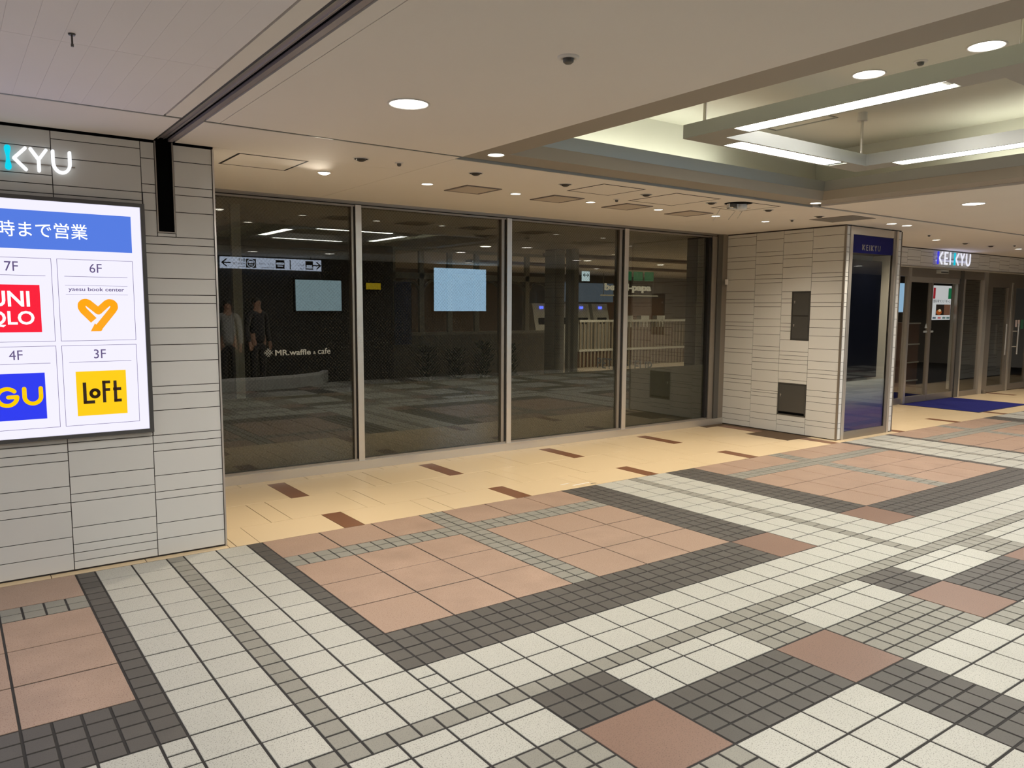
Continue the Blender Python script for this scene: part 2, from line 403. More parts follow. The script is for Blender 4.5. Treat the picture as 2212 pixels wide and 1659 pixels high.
clad_col(wall_left, 0.082, 0.545, Z1, 'y', YW, -1, HL)
for n in range(6): clad_col(wall_left, 0.082-0.463*(n+1), 0.082-0.463*n, (Z3, Z2, Z1)[n % 3], 'y', YW, -1, HL)
box('corner_trim', 1.421, 5.138, 0.0, 1.432, 5.20, CT, M_STEEL, wall_left)
for y0 in (5.21, 5.63, 6.05, 6.47): clad_col(wall_left, y0, y0+0.415, Z3, 'x', 1.427, 1)
box('top_shadow_gap', -3.9, 5.1475, CT, 1.43, 5.152, 2.60, M_BLACK, wall_left)
# shutter guide slot
sg = thing('shutter_guide', 'black vertical shutter guide slot with thin steel edging, high on the left tiled wall', 'shutter guide', (1.139, 5.15, 2.014))
def sub(parent, name, x0, y0, z0, x1, y1, z1, m):          # child box given in world coordinates under a located empty
    l = parent.location; return box(name, x0-l.x, y0-l.y, z0-l.z, x1-l.x, y1-l.y, z1-l.z, m, parent)
sub(sg, 'black_channel', 1.094, 5.1505, 2.022, 1.184, 5.1518, 2.556, M_BLACK)
for a, b in ((1.086, 1.094), (1.184, 1.192)): sub(sg, 'edge_strip', a, 5.139, 2.014, b, 5.152, 2.556, M_STEELD)
sub(sg, 'bottom_strip', 1.094, 5.139, 2.014, 1.184, 5.152, 2.022, M_STEELD)

# return wall on the right with the pillar end
XR = 8.624                          # backing plane, tile faces at 8.616
wall_right = struct(MB().box(XR, 5.19, 0, 8.74, 7.6, 2.60).box(8.74, 5.44, 0, 9.68, 5.6, 2.6).box(9.68, 5.19, 0, 9.872, 6.5, 2.6).obj('wall_right', M_CLADJ))
ZA = [0.008,0.08,0.156,0.235,0.39,0.477,0.583,0.635,0.687,0.84,0.99,1.04,1.194,1.294,1.344,1.397,1.496,1.65,1.698,1.801,1.956,2.096,2.197,2.247,2.399,2.504,CT]
ZB = [0.008,0.137,0.219,0.325,0.437,0.49,0.519,0.632,0.785,0.885,0.937,1.038,1.09,1.245,1.346,1.445,1.599,1.651,1.751,1.904,1.956,2.009,2.145,2.243,2.298,2.452,CT]
ZC = [0.008,0.10,0.161,0.231,0.61,0.682,0.785,0.885,0.937,0.99,1.041,1.185,1.295,1.346,1.394,1.495,1.648,1.698,1.789,1.954,2.092,2.197,2.246,2.399,2.503,CT]
ZD = [0.008,0.14,0.204,0.33,0.434,0.505,0.579,0.735,0.785,0.835,0.94,1.09,1.247,1.348,1.448,1.602,1.652,1.754,1.907,1.955,2.006,2.145,2.243,2.30,2.447,CT]
CAB1 = (5.612, 5.866, 1.187, 1.789); CAB2 = (5.612, 6.012, 0.232, 0.64)
clad_col(wall_right, 6.429, 6.955, ZA, 'x', XR, -1); clad_col(wall_right, 6.02, 6.429, ZB, 'x', XR, -1)
clad_col(wall_right, 5.61, 6.02, ZC, 'x', XR, -1, (CAB1, CAB2)); clad_col(wall_right, 5.2, 5.61, ZD, 'x', XR, -1)
clad_col(wall_right, 6.98, 7.4, ZB, 'x', XR, -1)
box('corner_trim', 8.612, 5.176, 0, 8.628, 5.20, CT, M_STEELD, wall_right)
clad_col(wall_right, 8.632, 8.70, ZD, 'y', 5.19, -1); clad_col(wall_right, 9.786, 9.864, ZD, 'y', 5.19, -1)
box('corner_trim', 9.866, 5.176, 0, 9.88, 5.20, CT, M_STEELD, wall_right)
for y0 in (5.2, 5.62, 6.04): clad_col(wall_right, y0, y0+0.42, ZA, 'x', 9.872, 1)
# meter cabinets let into the return wall
def wall_cabinet(name, label, y0, y1, z0, z1, doors, slot=False):
    t = thing(name, label, 'cabinet', (8.62, (y0+y1)/2, z0))
    l = t.location
    mb = MB(); f = 0.012
    mb.box(8.611-l.x, y0-l.y, 0, 8.624-l.x, y0+f-l.y, z1-z0); mb.box(8.611-l.x, y1-f-l.y, 0, 8.624-l.x, y1-l.y, z1-z0)
    mb.box(8.611-l.x, y0-l.y, 0, 8.624-l.x, y1-l.y, f); mb.box(8.611-l.x, y0-l.y, z1-z0-f, 8.624-l.x, y1-l.y, z1-z0)
    mb.obj('frame', M_DGREY, t)
    h = (z1-z0-2*f)/doors
    for k in range(doors):
        a = f + h*k + 0.004 + (0.028 if slot else 0); b = f + h*(k+1) - 0.006
        d = box('door', 8.614-l.x, y0+f+0.004-l.y, a, 8.622-l.x, y1-f-0.004-l.y, b, M_DGREY, t)
        lk = MB().ring([(0.0001, -0.006), (0.009, -0.006), (0.009, 0.0)], (8.614-l.x, y1-f-0.03-l.y, a+(b-a)*0.62), 12, 'x').obj('lock', M_STEEL, d)
        MB().box(8.607-l.x, y1-f-0.034-l.y, a+(b-a)*0.54, 8.614-l.x, y1-f-0.026-l.y, a+(b-a)*0.60).obj('key_cover', M_STEEL, d)
    if slot: box('bottom_slot', 8.618-l.x, y0+f-l.y, f, 8.6235-l.x, y1-f-l.y, f+0.026, M_BLACK, t)
    return t
wall_cabinet('wall_cabinet', 'upper dark steel wall cabinet with two stacked locked doors on the tiled side wall', *CAB1, 2)
wall_cabinet('wall_cabinet', 'lower square dark steel wall cabinet near the floor of the tiled side wall', *CAB2, 1, True)
sb = thing('door_contact', 'small white plastic sensor box on the right window jamb', 'sensor', (8.56, 6.85, 1.93))
MB().box(-0.022, -0.02, -0.035, 0.022, 0.0, 0.035).obj('housing', M_WHITEP, sb); MB().box(-0.018, -0.022, -0.03, 0.018, -0.02, 0.03).obj('cover', M_WHITEP, sb)

# display case in the pillar end
dc = thing('display_case', 'steel framed glass display case with a switched-off screen and blue print in the pillar end', 'display case', (9.24, 5.19, 0))
def D(name, x0, z0, x1, z1, y0, y1, m): return sub(dc, name, x0, y0, z0, x1, y1, z1, m)
D('frame_post', 8.702, 0.0, 8.735, CT, 5.172, 5.22, M_STEEL); D('frame_post', 8.738, 0.0, 8.77, CT, 5.18, 5.22, M_STEEL)
D('frame_post', 9.68, 0.0, 9.735, CT, 5.18, 5.22, M_STEELD); D('frame_post', 9.738, 0.0, 9.784, CT, 5.172, 5.22, M_STEEL)
D('top_rail', 8.77, 2.455, 9.68, CT, 5.18, 5.22, M_STEEL); D('bottom_rail', 8.77, 0.0, 9.68, 0.09, 5.178, 5.22, M_STEELD)
pn = D('header_panel', 8.77, 2.245, 9.68, 2.453, 5.19, 5.205, mat('navy_header', L(8, 12, 84), 0.5, spec=0.2))
D('back_panel', 8.77, 0.09, 9.68, 2.245, 5.43, 5.44, mat('case_back', L(150, 150, 145), 0.6))
D('side_panel', 9.665, 0.09, 9.678, 2.245, 5.21, 5.43, mat('case_side', L(205, 200, 188), 0.5))
D('case_floor', 8.77, 0.086, 9.68, 0.092, 5.21, 5.43, M_FRAMEP)
D('screen', 8.774, 0.728, 9.498, 2.165, 5.215, 5.25, M_SCREEN)
D('print_film', 8.77, 0.092, 9.68, 0.70, 5.2035, 5.206, M_GRAD)
D('glass_pane', 8.77, 0.09, 9.68, 2.245, 5.196, 5.203, M_GLASS)

# letter strokes of the station store sign (K E I K Y U), each letter a mesh
def store_letters(parent, x, y, z, h, pitch, wd, d, mats, gapI=0.0):
    """letters in the xz plane, lower left at (x, z), front at y-d"""
    lw = h*0.70; s = []
    def put(name, strokes, ox, m):
        mb = MB()
        for pts in strokes: stroke(mb, [(ox+px*lw, pz*(h-wd)+wd/2) for px, pz in pts], wd, d)
        mb.obj(name, m, parent, (x-parent.location.x, y-parent.location.y, z-parent.location.z))
    def bone(ox, m):
        mb = MB(); pts = []
        n = 40
        for k in range(n):
            a = 2*PI*k/n; zz = math.sin(a); r = wd*(0.48 + 1.6*zz*zz)
            pts.append((ox + math.cos(a)*r + wd*0.3, h/2 + zz*h/2))
        mb.poly(pts, d); mb.obj('letter_stem', m, parent, (x-parent.location.x, y-parent.location.y, z-parent.location.z))
    o = 0.0
    for word in ('KEI', 'KYU'):
        for ch in word:
            if ch == 'K':
                bone(o, mats[0] if word == 'KEI' else mats[1])
                put('letter', [[(0.95, 1.0), (0.36, 0.5), (0.95, 0.0)]], o, mats[2]); o += pitch
            elif ch == 'E':
                put('letter', [[(0.78, 1.0), (0.2, 1.0), (0.2, 0.0), (0.78, 0.0)], [(0.2, 0.5), (0.72, 0.5)]], o, mats[2]); o += pitch*0.80
            elif ch == 'I':
                put('letter', [[(0.3, 1.0), (0.3, 0.0)]], o, mats[2]); o += pitch*0.62 + gapI
            elif ch == 'Y':
                put('letter', [[(0.05, 1.0), (0.45, 0.52), (0.85, 1.0)], [(0.45, 0.52), (0.45, 0.0)]], o, mats[2]); o += pitch*0.96
            elif ch == 'U':
                put('letter', [[(0.08, 1.0), (0.08, 0.48)] + arc(0.53, 0.48, 0.45, 180, 360, 14, 0.48) + [(0.98, 0.48), (0.98, 1.0)]], o, mats[2])
hl = [MATS['brushed_steel']]*3
dl = dc
store_letters(dl, 8.985, 5.19, 2.278, 0.068, 0.078, 0.009, 0.006, [M_STEEL, M_STEEL, M_STEEL], 0.004)
ls = thing('letter_sign', 'white backlit station store letters with a cyan K stem high on the left tiled wall', 'sign', (0.3, 5.144, 2.3))
store_letters(ls, 0.044, 5.130, 2.306, 0.131, 0.108, 0.0165, 0.022, [G_LBLUE, G_CYAN, G_LETTER], 0.026)
MB().box(-0.33, -0.006, 0.05, 0.36, 0.0, 0.056).obj('back_rail', M_STEELD, ls)

# ------------------------------------------------------------------ backlit store directory on the left wall
ds = thing('directory_sign', 'backlit white store directory in a steel frame on the left tiled wall', 'sign', (-0.1065, 5.144, 0.802))
def S(name, x0, z0, x1, z1, y0, y1, m, parent=ds):
    l = ds.location; return box(name, x0-l.x, y0-l.y, z0-l.z, x1-l.x, y1-l.y, z1-l.z, m, parent)
for a in ((-1.224, 0.802, -1.2, 2.175), (0.987, 0.802, 1.011, 2.175), (-1.2, 0.802, 0.987, 0.824), (-1.2, 2.153, 0.987, 2.175)):
    S('frame_bar', *a, 5.108, 5.15, mat('sign_frame_metal', L(112, 112, 112), 0.3, metal=0.8))
S('light_panel', -1.2, 0.824, 0.987, 2.153, 5.124, 5.15, G_PANEL)
FY = 5.124
bd = S('header_band', -1.148, 1.884, 0.935, 2.096, FY-0.0012, FY, G_BAND)
def SL(name, body, x0, x1, z0, z1, m, bold=0.0, par=ds):
    return put_text(name, body, x0-ds.location.x, FY-0.0013-ds.location.y, z0-ds.location.z, m, par, wd=x1-x0, ht=z1-z0, d=0.0012, bold=bold)
SL('header_text', '時まで営業', 0.268, 0.703, 1.948, 2.034, G_WHITE, 0.004)
def cell(x0, x1, z0, z1):
    t = 0.0022; l = ds.location; mb = MB()
    for a in ((x0, z0, x1, z0+t), (x0, z1-t, x1, z1), (x0, z0+t, x0+t, z1-t), (x1-t, z0+t, x1, z1-t)):
        mb.box(a[0]-l.x, FY-0.001-l.y, a[1]-l.z, a[2]-l.x, FY-l.y, a[3]-l.z)
    return mb.obj('cell_outline', G_PURPLE, ds)
for x0, x1 in ((0.54, 0.935), (0.118, 0.513), (-0.304, 0.091), (-0.726, -0.331), (-1.148, -0.753)):  # outer left columns lie unseen, added to spread more lavender light
    for z0, z1 in ((1.367, 1.835), (0.873, 1.342)):
        cell(x0, x1, z0, z1)
        if x0 > 0: S('rule_line', x0+0.034, z1-0.099, x1-0.032, z1-0.0968, FY-0.001, FY, G_PURPLE)
SL('floor_number', '7F', 0.288, 0.352, 1.759, 1.812, G_PURPLE); SL('floor_number', '6F', 0.704, 0.768, 1.761, 1.813, G_PURPLE)
SL('floor_number', '4F', 0.283, 0.348, 1.268, 1.321, G_PURPLE); SL('floor_number', '3F', 0.704, 0.767, 1.263, 1.316, G_PURPLE)
# seventh floor logo: white letters on a red square
S('logo_square', 0.183, 1.421, 0.449, 1.685, FY-0.001, FY, G_RED)
SL('logo_text', 'UNI', 0.212, 0.398, 1.563, 1.650, G_WHITE, 0.02); SL('logo_text', 'QLO', 0.200, 0.416, 1.450, 1.540, G_WHITE, 0.02)
# sixth floor logo: orange heart made of one folded band
S('rule_line', 0.575, 1.6855, 0.901, 1.687, FY-0.001, FY, G_PURPLE); S('rule_line', 0.577, 1.6345, 0.901, 1.636, FY-0.001, FY, G_PURPLE)
SL('logo_text', 'yaesu book center', 0.591, 0.882, 1.648, 1.676, G_PURPLE, 0.012)
hm = MB(); l = ds.location
def HX(px, py): return (0.628 + (px-650)*0.000617 - l.x, 1.616 - (py-958)*0.000672 - l.z)
hp = [HX(787, 1152), HX(704, 1065)] + [HX(*p) for p in ((691, 1040), (692, 1015), (707, 1000), (727, 996), (746, 1002))] + [HX(830, 1072)] + \
     [HX(*p) for p in ((905, 1006), (925, 997), (948, 1000), (965, 1016), (968, 1040), (955, 1062))] + [HX(826, 1215)]
stroke(hm, hp, 0.0405, 0.0012, caps=False, y0=FY-l.y)
hm2 = MB().poly([HX(795, 1178), HX(858, 1232), HX(845, 1247), HX(757, 1247)], 0.0012); hm.add([(a, b+FY-l.y, c) for a, b, c in hm2.v], hm2.f)
hm.obj('heart_logo', G_ORANGE, ds)
# fourth floor logo: yellow G U on indigo
S('logo_square', 0.183, 0.928, 0.449, 1.191, FY-0.001, FY, G_INDIGO)
gm = MB()
stroke(gm, [(x-l.x, z-l.z) for x, z in arc(0.262, 1.060, 0.047, 42, 352, 20) + [(0.309, 1.060), (0.268, 1.060)]], 0.022, 0.0012, y0=FY-0.0012-l.y)
gm.obj('logo_letter', G_YELLOW, ds); gm = MB()
stroke(gm, [(x-l.x, z-l.z) for x, z in [(0.345, 1.104), (0.345, 1.058)] + arc(0.385, 1.058, 0.04, 180, 360, 14) + [(0.425, 1.104)]], 0.022, 0.0012, y0=FY-0.0012-l.y)
gm.obj('logo_letter', G_YELLOW, ds)
# third floor logo: dark letters on a yellow square
S('logo_square', 0.604, 0.928, 0.869, 1.189, FY-0.001, FY, G_YELLOW)
def lt(pts_list, wd):
    mb = MB()
    for pts in pts_list: stroke(mb, [(x-l.x, z-l.z) for x, z in pts], wd, 0.0012, caps=False, y0=FY-0.0012-l.y)
    return mb.obj('logo_letter', G_BROWNTXT, ds)
lt([[(0.646, 1.124), (0.646, 0.998)], [(0.637, 1.007), (0.697, 1.007)]], 0.018)
lt([arc(0.699, 1.057, 0.021, 0, 360, 20)], 0.018)
lt([[(0.748, 1.130), (0.748, 1.000)], [(0.739, 1.121), (0.782, 1.121)], [(0.748, 1.076), (0.780, 1.076)]], 0.017)
lt([[(0.808, 1.128), (0.808, 1.000)], [(0.799, 1.009), (0.840, 1.009)], [(0.796, 1.078), (0.840, 1.078)]], 0.017)

# ------------------------------------------------------------------ WINDOW WALL
YG = 6.93
wb = struct(box('trim_1', 1.432, 6.87, 0.0, 8.61, 7.0, 0.085, M_STEEL)); 
box('glazing_bead', 1.87, 6.895, 0.085, 8.32, 6.925, 0.103, M_STEELD, wb); box('sill_lip', 1.432, 6.862, 0.078, 8.5, 6.87, 0.085, M_STEEL, wb)
wh = struct(box('trim_2', 1.432, 6.90, 2.508, 8.61, 7.0, 2.56, M_STEELD))
box('head_bead', 1.432, 6.885, 2.545, 8.61, 6.90, 2.56, M_STEELD, wh); box('head_bead', 1.432, 6.895, 2.524, 8.61, 6.90, 2.533, M_VOID, wh)
def mullion(n, x0, x1, bead):
    t = struct(box('trim_%d' % n, x0, 6.885, 0.085, x1, 7.0, 2.524, M_STEEL))
    box('gasket_strip', x0-bead, 6.905, 0.10, x0, 6.985, 2.51, M_STEELD, t); box('gasket_gap', x0-bead*0.35, 6.899, 0.10, x0-0.001, 6.905, 2.51, M_VOID, t)
    return t
mullion(3, 3.197, 3.258, 0.034); mullion(4, 4.958, 5.02, 0.06); mullion(5, 6.704, 6.772, 0.068)
jr = struct(box('trim_6', 8.31, 6.885, 0.085, 8.405, 7.0, 2.524, M_STEELD)); box('jamb_gap', 8.262, 6.90, 0.1, 8.309, 6.99, 2.51, M_VOID, jr)
box('jamb_post', 8.41, 6.868, 0.085, 8.50, 7.0, 2.545, M_DGREY, jr); box('jamb_post', 8.502, 6.88, 0.085, 8.614, 7.0, 2.56, M_STEELD, jr)
jl = struct(box('trim_7', 1.432, 6.885, 0.085, 1.87, 7.0, 2.524, M_STEELD))
for n, (a, b) in enumerate(((1.87, 3.163), (3.258, 4.898), (5.02, 6.636), (6.772, 8.262))):
    p = struct(box('window_%d' % (n+1), a, YG, 0.10, b, YG+0.008, 2.51, M_GLASSW))
    box('window_film', a+0.002, YG+0.0085, 0.10, b-0.002, YG+0.0105, 0.823 if n else 0.76, M_FILM, p)
# lettering on the first pane
wl = thing('window_lettering', 'pale cafe lettering with a lattice emblem stuck on the leftmost window pane', 'lettering', (2.35, YG-0.001, 1.13))
put_text('letters', 'MR.waffle', 0.062, 0, 0.0, M_DECAL, wl, wd=0.335, ht=0.052, d=0.0008, bold=0.02)
put_text('letters', '&', 0.42, 0, 0.004, M_DECAL, wl, wd=0.025, ht=0.026, d=0.0008)
put_text('letters', 'cafe', 0.465, 0, 0.002, M_DECAL, wl, wd=0.125, ht=0.056, d=0.0008)
lm_ = MB()
for k in (-1, 0, 1):
    stroke(lm_, [(0.0+k*0.014-0.03, 0.03+k*0.014+0.03-0.03+0.0), (0.0+k*0.014+0.03, 0.03-k*0.0+k*0.014-0.03+0.06-0.03)][:0] or [(k*0.013-0.022, 0.028-k*0.013-0.022), (k*0.013+0.022, 0.028-k*0.013+0.022)], 0.006, 0.0008)
    stroke(lm_, [(k*0.013-0.022, 0.028+k*0.013+0.022), (k*0.013+0.022, 0.028+k*0.013-0.022)], 0.006, 0.0008)
lm_.obj('emblem', M_DECAL, wl)

# ------------------------------------------------------------------ CEILING
ZC_ = 2.56
ceiling = struct(MB().box(-6, -1.7, 2.586, 2.84, 6.95, 2.60).box(6.96, -1.7, 2.586, 24, 6.9, 2.60).box(2.84, 4.545, 2.586, 6.96, 6.9, 2.60).box(2.84, -1.7, 2.586, 6.96, 0.455, 2.60).obj('ceiling', M_VOID))
def cp(x0, y0, x1, y1, m=M_CEIL, name='ceiling_panel', z0=ZC_): return box(name, x0, y0, z0, x1, y1, 2.585, m, ceiling)
x = 0.994
while x > -3.0:                     # perforated metal strips of the left bay
    for y0, y1 in ((3.468, 4.457), (1.95, 3.466), (-1.5, 1.948)): cp(x-0.0955, y0, x-0.0006, y1, M_CEILP, 'ceiling_strip')
    x -= 0.0955
cp(1.004, -1.69, 1.083, 4.452); cp(-3, 4.485, 1.083, 5.142); cp(-3, 4.468, 1.083, 4.479, M_ALU, 'edge_strip')
cp(1.283, -1.69, 2.838, 4.452); cp(1.205, -1.69, 1.279, 4.452)
cp(1.205, 4.485, 2.84, 5.142); cp(1.435, 5.144, 2.84, 6.9); cp(2.844, 4.56, 6.94, 6.9); cp(6.944, 4.53, 21, 6.45); cp(6.944, 6.452, 8.62, 6.9)
cp(1.21, 4.468, 2.84, 4.479, M_ALU, 'edge_strip'); cp(2.848, 4.545, 6.95, 4.557, M_ALU, 'edge_strip')
for x0, x1 in ((6.966, 11.0), (11.004, 15.0), (15.004, 23.0)): cp(x0, -1.69, x1, 4.47)
cp(6.96, 4.478, 23, 4.488, M_ALU, 'edge_strip'); cp(2.84, -1.69, 6.96, 0.45); cp(-6, -1.69, -3.0, 5.142)
# shutter rail running away across the ceiling
sr = thing('shutter_rail', 'dark metal shutter rail running across the ceiling to the black guide slot', 'rail', (1.139, 2.0, 2.57))
for nm, a, b, z0, z1, m in (('rail_bed', 1.092, 1.196, 2.578, 2.584, M_RAIL), ('rail_lip', 1.105, 1.110, 2.568, 2.578, M_ALU), ('rail_lip', 1.139, 1.142, 2.571, 2.578, M_STEEL), ('rail_flange', 1.165, 1.193, 2.560, 2.578, M_RAIL), ('rail_gap', 1.158, 1.165, 2.575, 2.578, M_BLACK), ('rail_gap', 1.086, 1.094, 2.572, 2.578, M_BLACK)):
    sub(sr, nm, a, -1.69, z0, b, 5.14, z1, m)
# coffer: recessed trim ring, sloped and upright faces, ledge, lining
CX0, CX1, CY0, CY1 = 2.848, 6.952, 0.465, 4.541
cof = struct(bpy.data.objects.new('trim_8', None)); COL.objects.link(cof)
def loft(name, prof, m, faces=None):         # prof: list of (inset, z) for a rectangular ring
    vs, fs = [], []
    for d, z in prof: vs += [(CX0+d, CY0+d, z), (CX1-d, CY0+d, z), (CX1-d, CY1-d, z), (CX0+d, CY1-d, z)]
    for i in range(len(prof)-1):
        for k in range(4): a, b = i*4+k, i*4+(k+1)%4; fs.append((a, b, b+4, a+4))
    mm = bpy.data.meshes.new(name); mm.from_pydata(vs, [], fs); return link(name, mm, m, cof)
loft('coffer_soffit', [(-0.004, 2.60), (0.0, 2.578), (0.255, 2.578), (0.258, 2.60)], M_COFFER)
loft('coffer_slope', [(0.255, 2.578), (0.292, 2.655), (0.27, 2.66)], M_COFFER)
loft('coffer_upright', [(0.29, 2.656), (0.308, 2.742), (0.30, 2.744), (0.27, 2.66)], M_ALU)
loft('coffer_ledge', [(0.285, 2.70), (0.02, 2.70)], M_COFWALL)
loft('coffer_lining', [(0.02, 2.70), (0.02, 3.07)], M_COFWALL)
box('coffer_top', CX0, CY0, 3.07, CX1, CY1, 3.09, M_COFWALL, cof)
MB().box(CX0-0.01, CY0-0.01, 2.6, CX0, CY1+0.01, 3.09).box(CX1, CY0-0.01, 2.6, CX1+0.01, CY1+0.01, 3.09).box(CX0, CY0-0.01, 2.6, CX1, CY0, 3.09).box(CX0, CY1, 2.6, CX1, CY1+0.01, 3.09).obj('coffer_casing', M_VOID, cof)
hx = MB()
for a in ((5.62, 3.60, 5.635, 4.17), (5.775, 3.60, 5.79, 4.17), (5.635, 3.60, 5.775, 3.615), (5.635, 4.155, 5.775, 4.17)): hx.box(a[0], a[1], 3.064, a[2], a[3], 3.071)
hx.obj('access_frame', M_ALU, cof)
# tubes in the cove behind the upright faces
def lamp(name, kind, loc, energy, col, parent, size=0.1, spot=2.2, blend=0.6, rot=(0, 0, 0), size_y=None, radius=None):
    ld = bpy.data.lights.new(name, kind); ld.energy = energy; ld.color = col
    if kind == 'SPOT': ld.spot_size = spot; ld.spot_blend = blend; ld.shadow_soft_size = radius or 0.06
    elif kind == 'AREA':
        ld.shape = 'RECTANGLE' if size_y else 'DISK'; ld.size = size
        if size_y: ld.size_y = size_y
    else: ld.shadow_soft_size = radius or 0.05
    o = bpy.data.objects.new(name, ld); COL.objects.link(o); o.location = loc; o.rotation_euler = rot
    if parent: o.parent = parent
    return o
for nm, a, b, lab in (('cove_tube', (3.3, 4.30, 2.714), (5.45, 4.30, 2.714), 'fluorescent tube hidden in the cove at the back of the lit ceiling coffer'),
                 ('cove_tube', (6.70, 3.1, 2.714), (6.70, 0.8, 2.714), 'fluorescent tube hidden in the cove at the right of the lit ceiling coffer'),
                 ('cove_tube', (3.10, 3.9, 2.714), (3.10, 0.8, 2.714), 'fluorescent tube hidden in the cove at the left of the lit ceiling coffer')):
    t = thing(nm, lab, 'lamp', tuple((Vector(a)+Vector(b))/2)); l = t.location
    MB().tube(Vector(a)-l, Vector(b)-l, 0.010, 10).obj('tube', glow('cove_tube_glow', (0.98, 1.0, 0.84, 1), 26.0), t)
    MB().box(min(a[0],b[0])-0.02-l.x, min(a[1],b[1])-0.02-l.y, -0.013, max(a[0],b[0])+0.02-l.x, max(a[1],b[1])+0.02-l.y, -0.010).obj('batten', M_WHITEP, t)
# square ring light hung in the coffer
RX0, RX1, RY0, RY1, RW, RZ0, RZ1 = 3.897, 5.90, 1.512, 3.497, 0.188, 2.648, 2.733
rl = thing('ring_light', 'square suspended ring light of grey metal bars with fluorescent tubes inside the ceiling coffer', 'light', ((RX0+RX1)/2, (RY0+RY1)/2, RZ0))
def bar(x0, y0, x1, y1, along, s0, s1):      # hollow bar with a lamp slot in its underside
    l = rl.location; mb = MB(); t = 0.012
    def B(a0, b0, c0, a1, b1, c1): mb.box(a0-l.x, b0-l.y, c0-l.z, a1-l.x, b1-l.y, c1-l.z)
    B(x0, y0, RZ1-0.008, x1, y1, RZ1)
    if along == 'y':
        B(x0, y0, RZ0, x0+t, y1, RZ1-0.008); B(x1-t, y0, RZ0, x1, y1, RZ1-0.008)
        B(x0+t, y0, RZ0, x1-t, s0, RZ0+0.008); B(x0+t, s1, RZ0, x1-t, y1, RZ0+0.008)
        B(x0+t, s0, RZ0, x0+0.022, s1, RZ0+0.008); B(x1-0.022, s0, RZ0, x1-t, s1, RZ0+0.008)
        B(x0+t, y0, RZ0+0.008, x1-t, y0+t, RZ1-0.008); B(x0+t, y1-t, RZ0+0.008, x1-t, y1, RZ1-0.008)
    else:
        B(x0, y0, RZ0, x1, y0+t, RZ1-0.008); B(x0, y1-t, RZ0, x1, y1, RZ1-0.008)
        B(x0, y0+t, RZ0, s0, y1-t, RZ0+0.008); B(s1, y0+t, RZ0, x1, y1-t, RZ0+0.008)
        B(s0, y0+t, RZ0, s1, y0+0.022, RZ0+0.008); B(s0, y1-0.022, RZ0, s1, y1-t, RZ0+0.008)
        B(x0, y0+t, RZ0+0.008, x0+t, y1-t, RZ1-0.008); B(x1-t, y0+t, RZ0+0.008, x1, y1-t, RZ1-0.008)
    br = mb.obj('ring_bar', M_ALU, rl)
    xm, ym = (x0+x1)/2, (y0+y1)/2
    if along == 'y':
        sub(rl, 'reflector', x0+0.026, s0, RZ0+0.028, x1-0.026, s1, RZ0+0.032, M_WHITEP)
        MB().tube((xm-l.x, s0+0.05-l.y, 0.019), (xm-l.x, s1-0.01-l.y, 0.019), 0.05*0.9, 12).obj('tube', G_TUBE, rl) if False else None
        sub(rl, 'lamp_diffuser', x0+0.03, s0+0.055, RZ0+0.004, x1-0.03, s1-0.003, RZ0+0.026, G_TUBE)
        sub(rl, 'lamp_holder', xm-0.035, s0+0.02, RZ0+0.008, xm+0.035, s0+0.05, RZ0+0.026, M_WHITEP)
    else:
        sub(rl, 'reflector', s0, y0+0.026, RZ0+0.028, s1, y1-0.026, RZ0+0.032, M_WHITEP)
        sub(rl, 'lamp_diffuser', s0+0.005, y0+0.03, RZ0+0.004, s1-0.055, y1-0.03, RZ0+0.026, G_TUBE)
        sub(rl, 'lamp_holder', s1-0.05, ym-0.035, RZ0+0.008, s1-0.02, ym+0.035, RZ0+0.026, M_WHITEP)
    return br
bar(RX0, RY0, RX0+RW, RY1, 'y', 1.885, 3.115); bar(RX1-RW, RY0, RX1, RY1, 'y', 1.885, 3.115)
bar(RX0+RW, RY1-RW, RX1-RW, RY1, 'x', 4.27, 5.50); bar(RX0+RW, RY0, RX1-RW, RY0+RW, 'x', 4.27, 5.50)
for px, py in ((5.80, 3.403), (3.99, 3.403), (3.99, 1.60), (5.80, 1.60)):
    l = rl.location
    MB().tube((px-l.x, py-l.y, RZ1-l.z), (px-l.x, py-l.y, 3.01-l.z), 0.0115, 12).obj('suspension_rod', M_STEEL, rl)
    MB().ring([(0.0001, 3.005-l.z), (0.036, 3.005-l.z), (0.033, 3.07-l.z), (0.0001, 3.07-l.z)], (px-l.x, py-l.y, 0), 20).obj('rod_cap', M_WHITEP, rl)

# ------------------------------------------------------------------ ceiling fittings
def downlight(label, x, y, z, r, lit, energy=0, col=NEUTRAL, group=None, spot=2.9, mg=None, bulge=0.0, aim=None):
    t = thing('ceiling_light', label, 'light', (x, y, z), group)
    smooth(MB().ring([(r*1.0, -0.001), (r*0.985, -0.006), (r*0.90, -0.005), (r*0.87, 0.0)], n=36).obj('trim_ring', M_WHITEP, t))
    if lit:
        if bulge: smooth(MB().ring([(r*0.85, -0.002), (r*0.7, -bulge*0.6), (r*0.4, -bulge*0.92), (0.0005, -bulge)], n=32).obj('lamp_lens', mg or G_LAMP, t))
        else: MB().disc(r*0.88, (0, 0, -0.0015), 36).obj('lamp_lens', mg or G_LAMP, t)
        if energy:
            lo = lamp('lamp', 'SPOT', (0, 0, -0.02), energy, col, t, spot=spot, blend=1.0, radius=r*0.8)
            if aim: lo.rotation_euler = (Vector(aim) - Vector((x, y, z))).to_track_quat('-Z', 'Y').to_euler()
    else:
        MB().disc(r*0.9, (0, 0, -0.0012), 32).obj('dark_recess', M_BLACK, t)
        smooth(MB().ring([(r*0.62, -0.0015), (r*0.55, -r*0.22), (r*0.3, -r*0.34), (0.0005, -r*0.36)], n=24).obj('lamp_eyeball', mat('dark_lamp_cup', L(48, 42, 38), 0.4), t))
    return t
GB = 'large round corridor downlights'
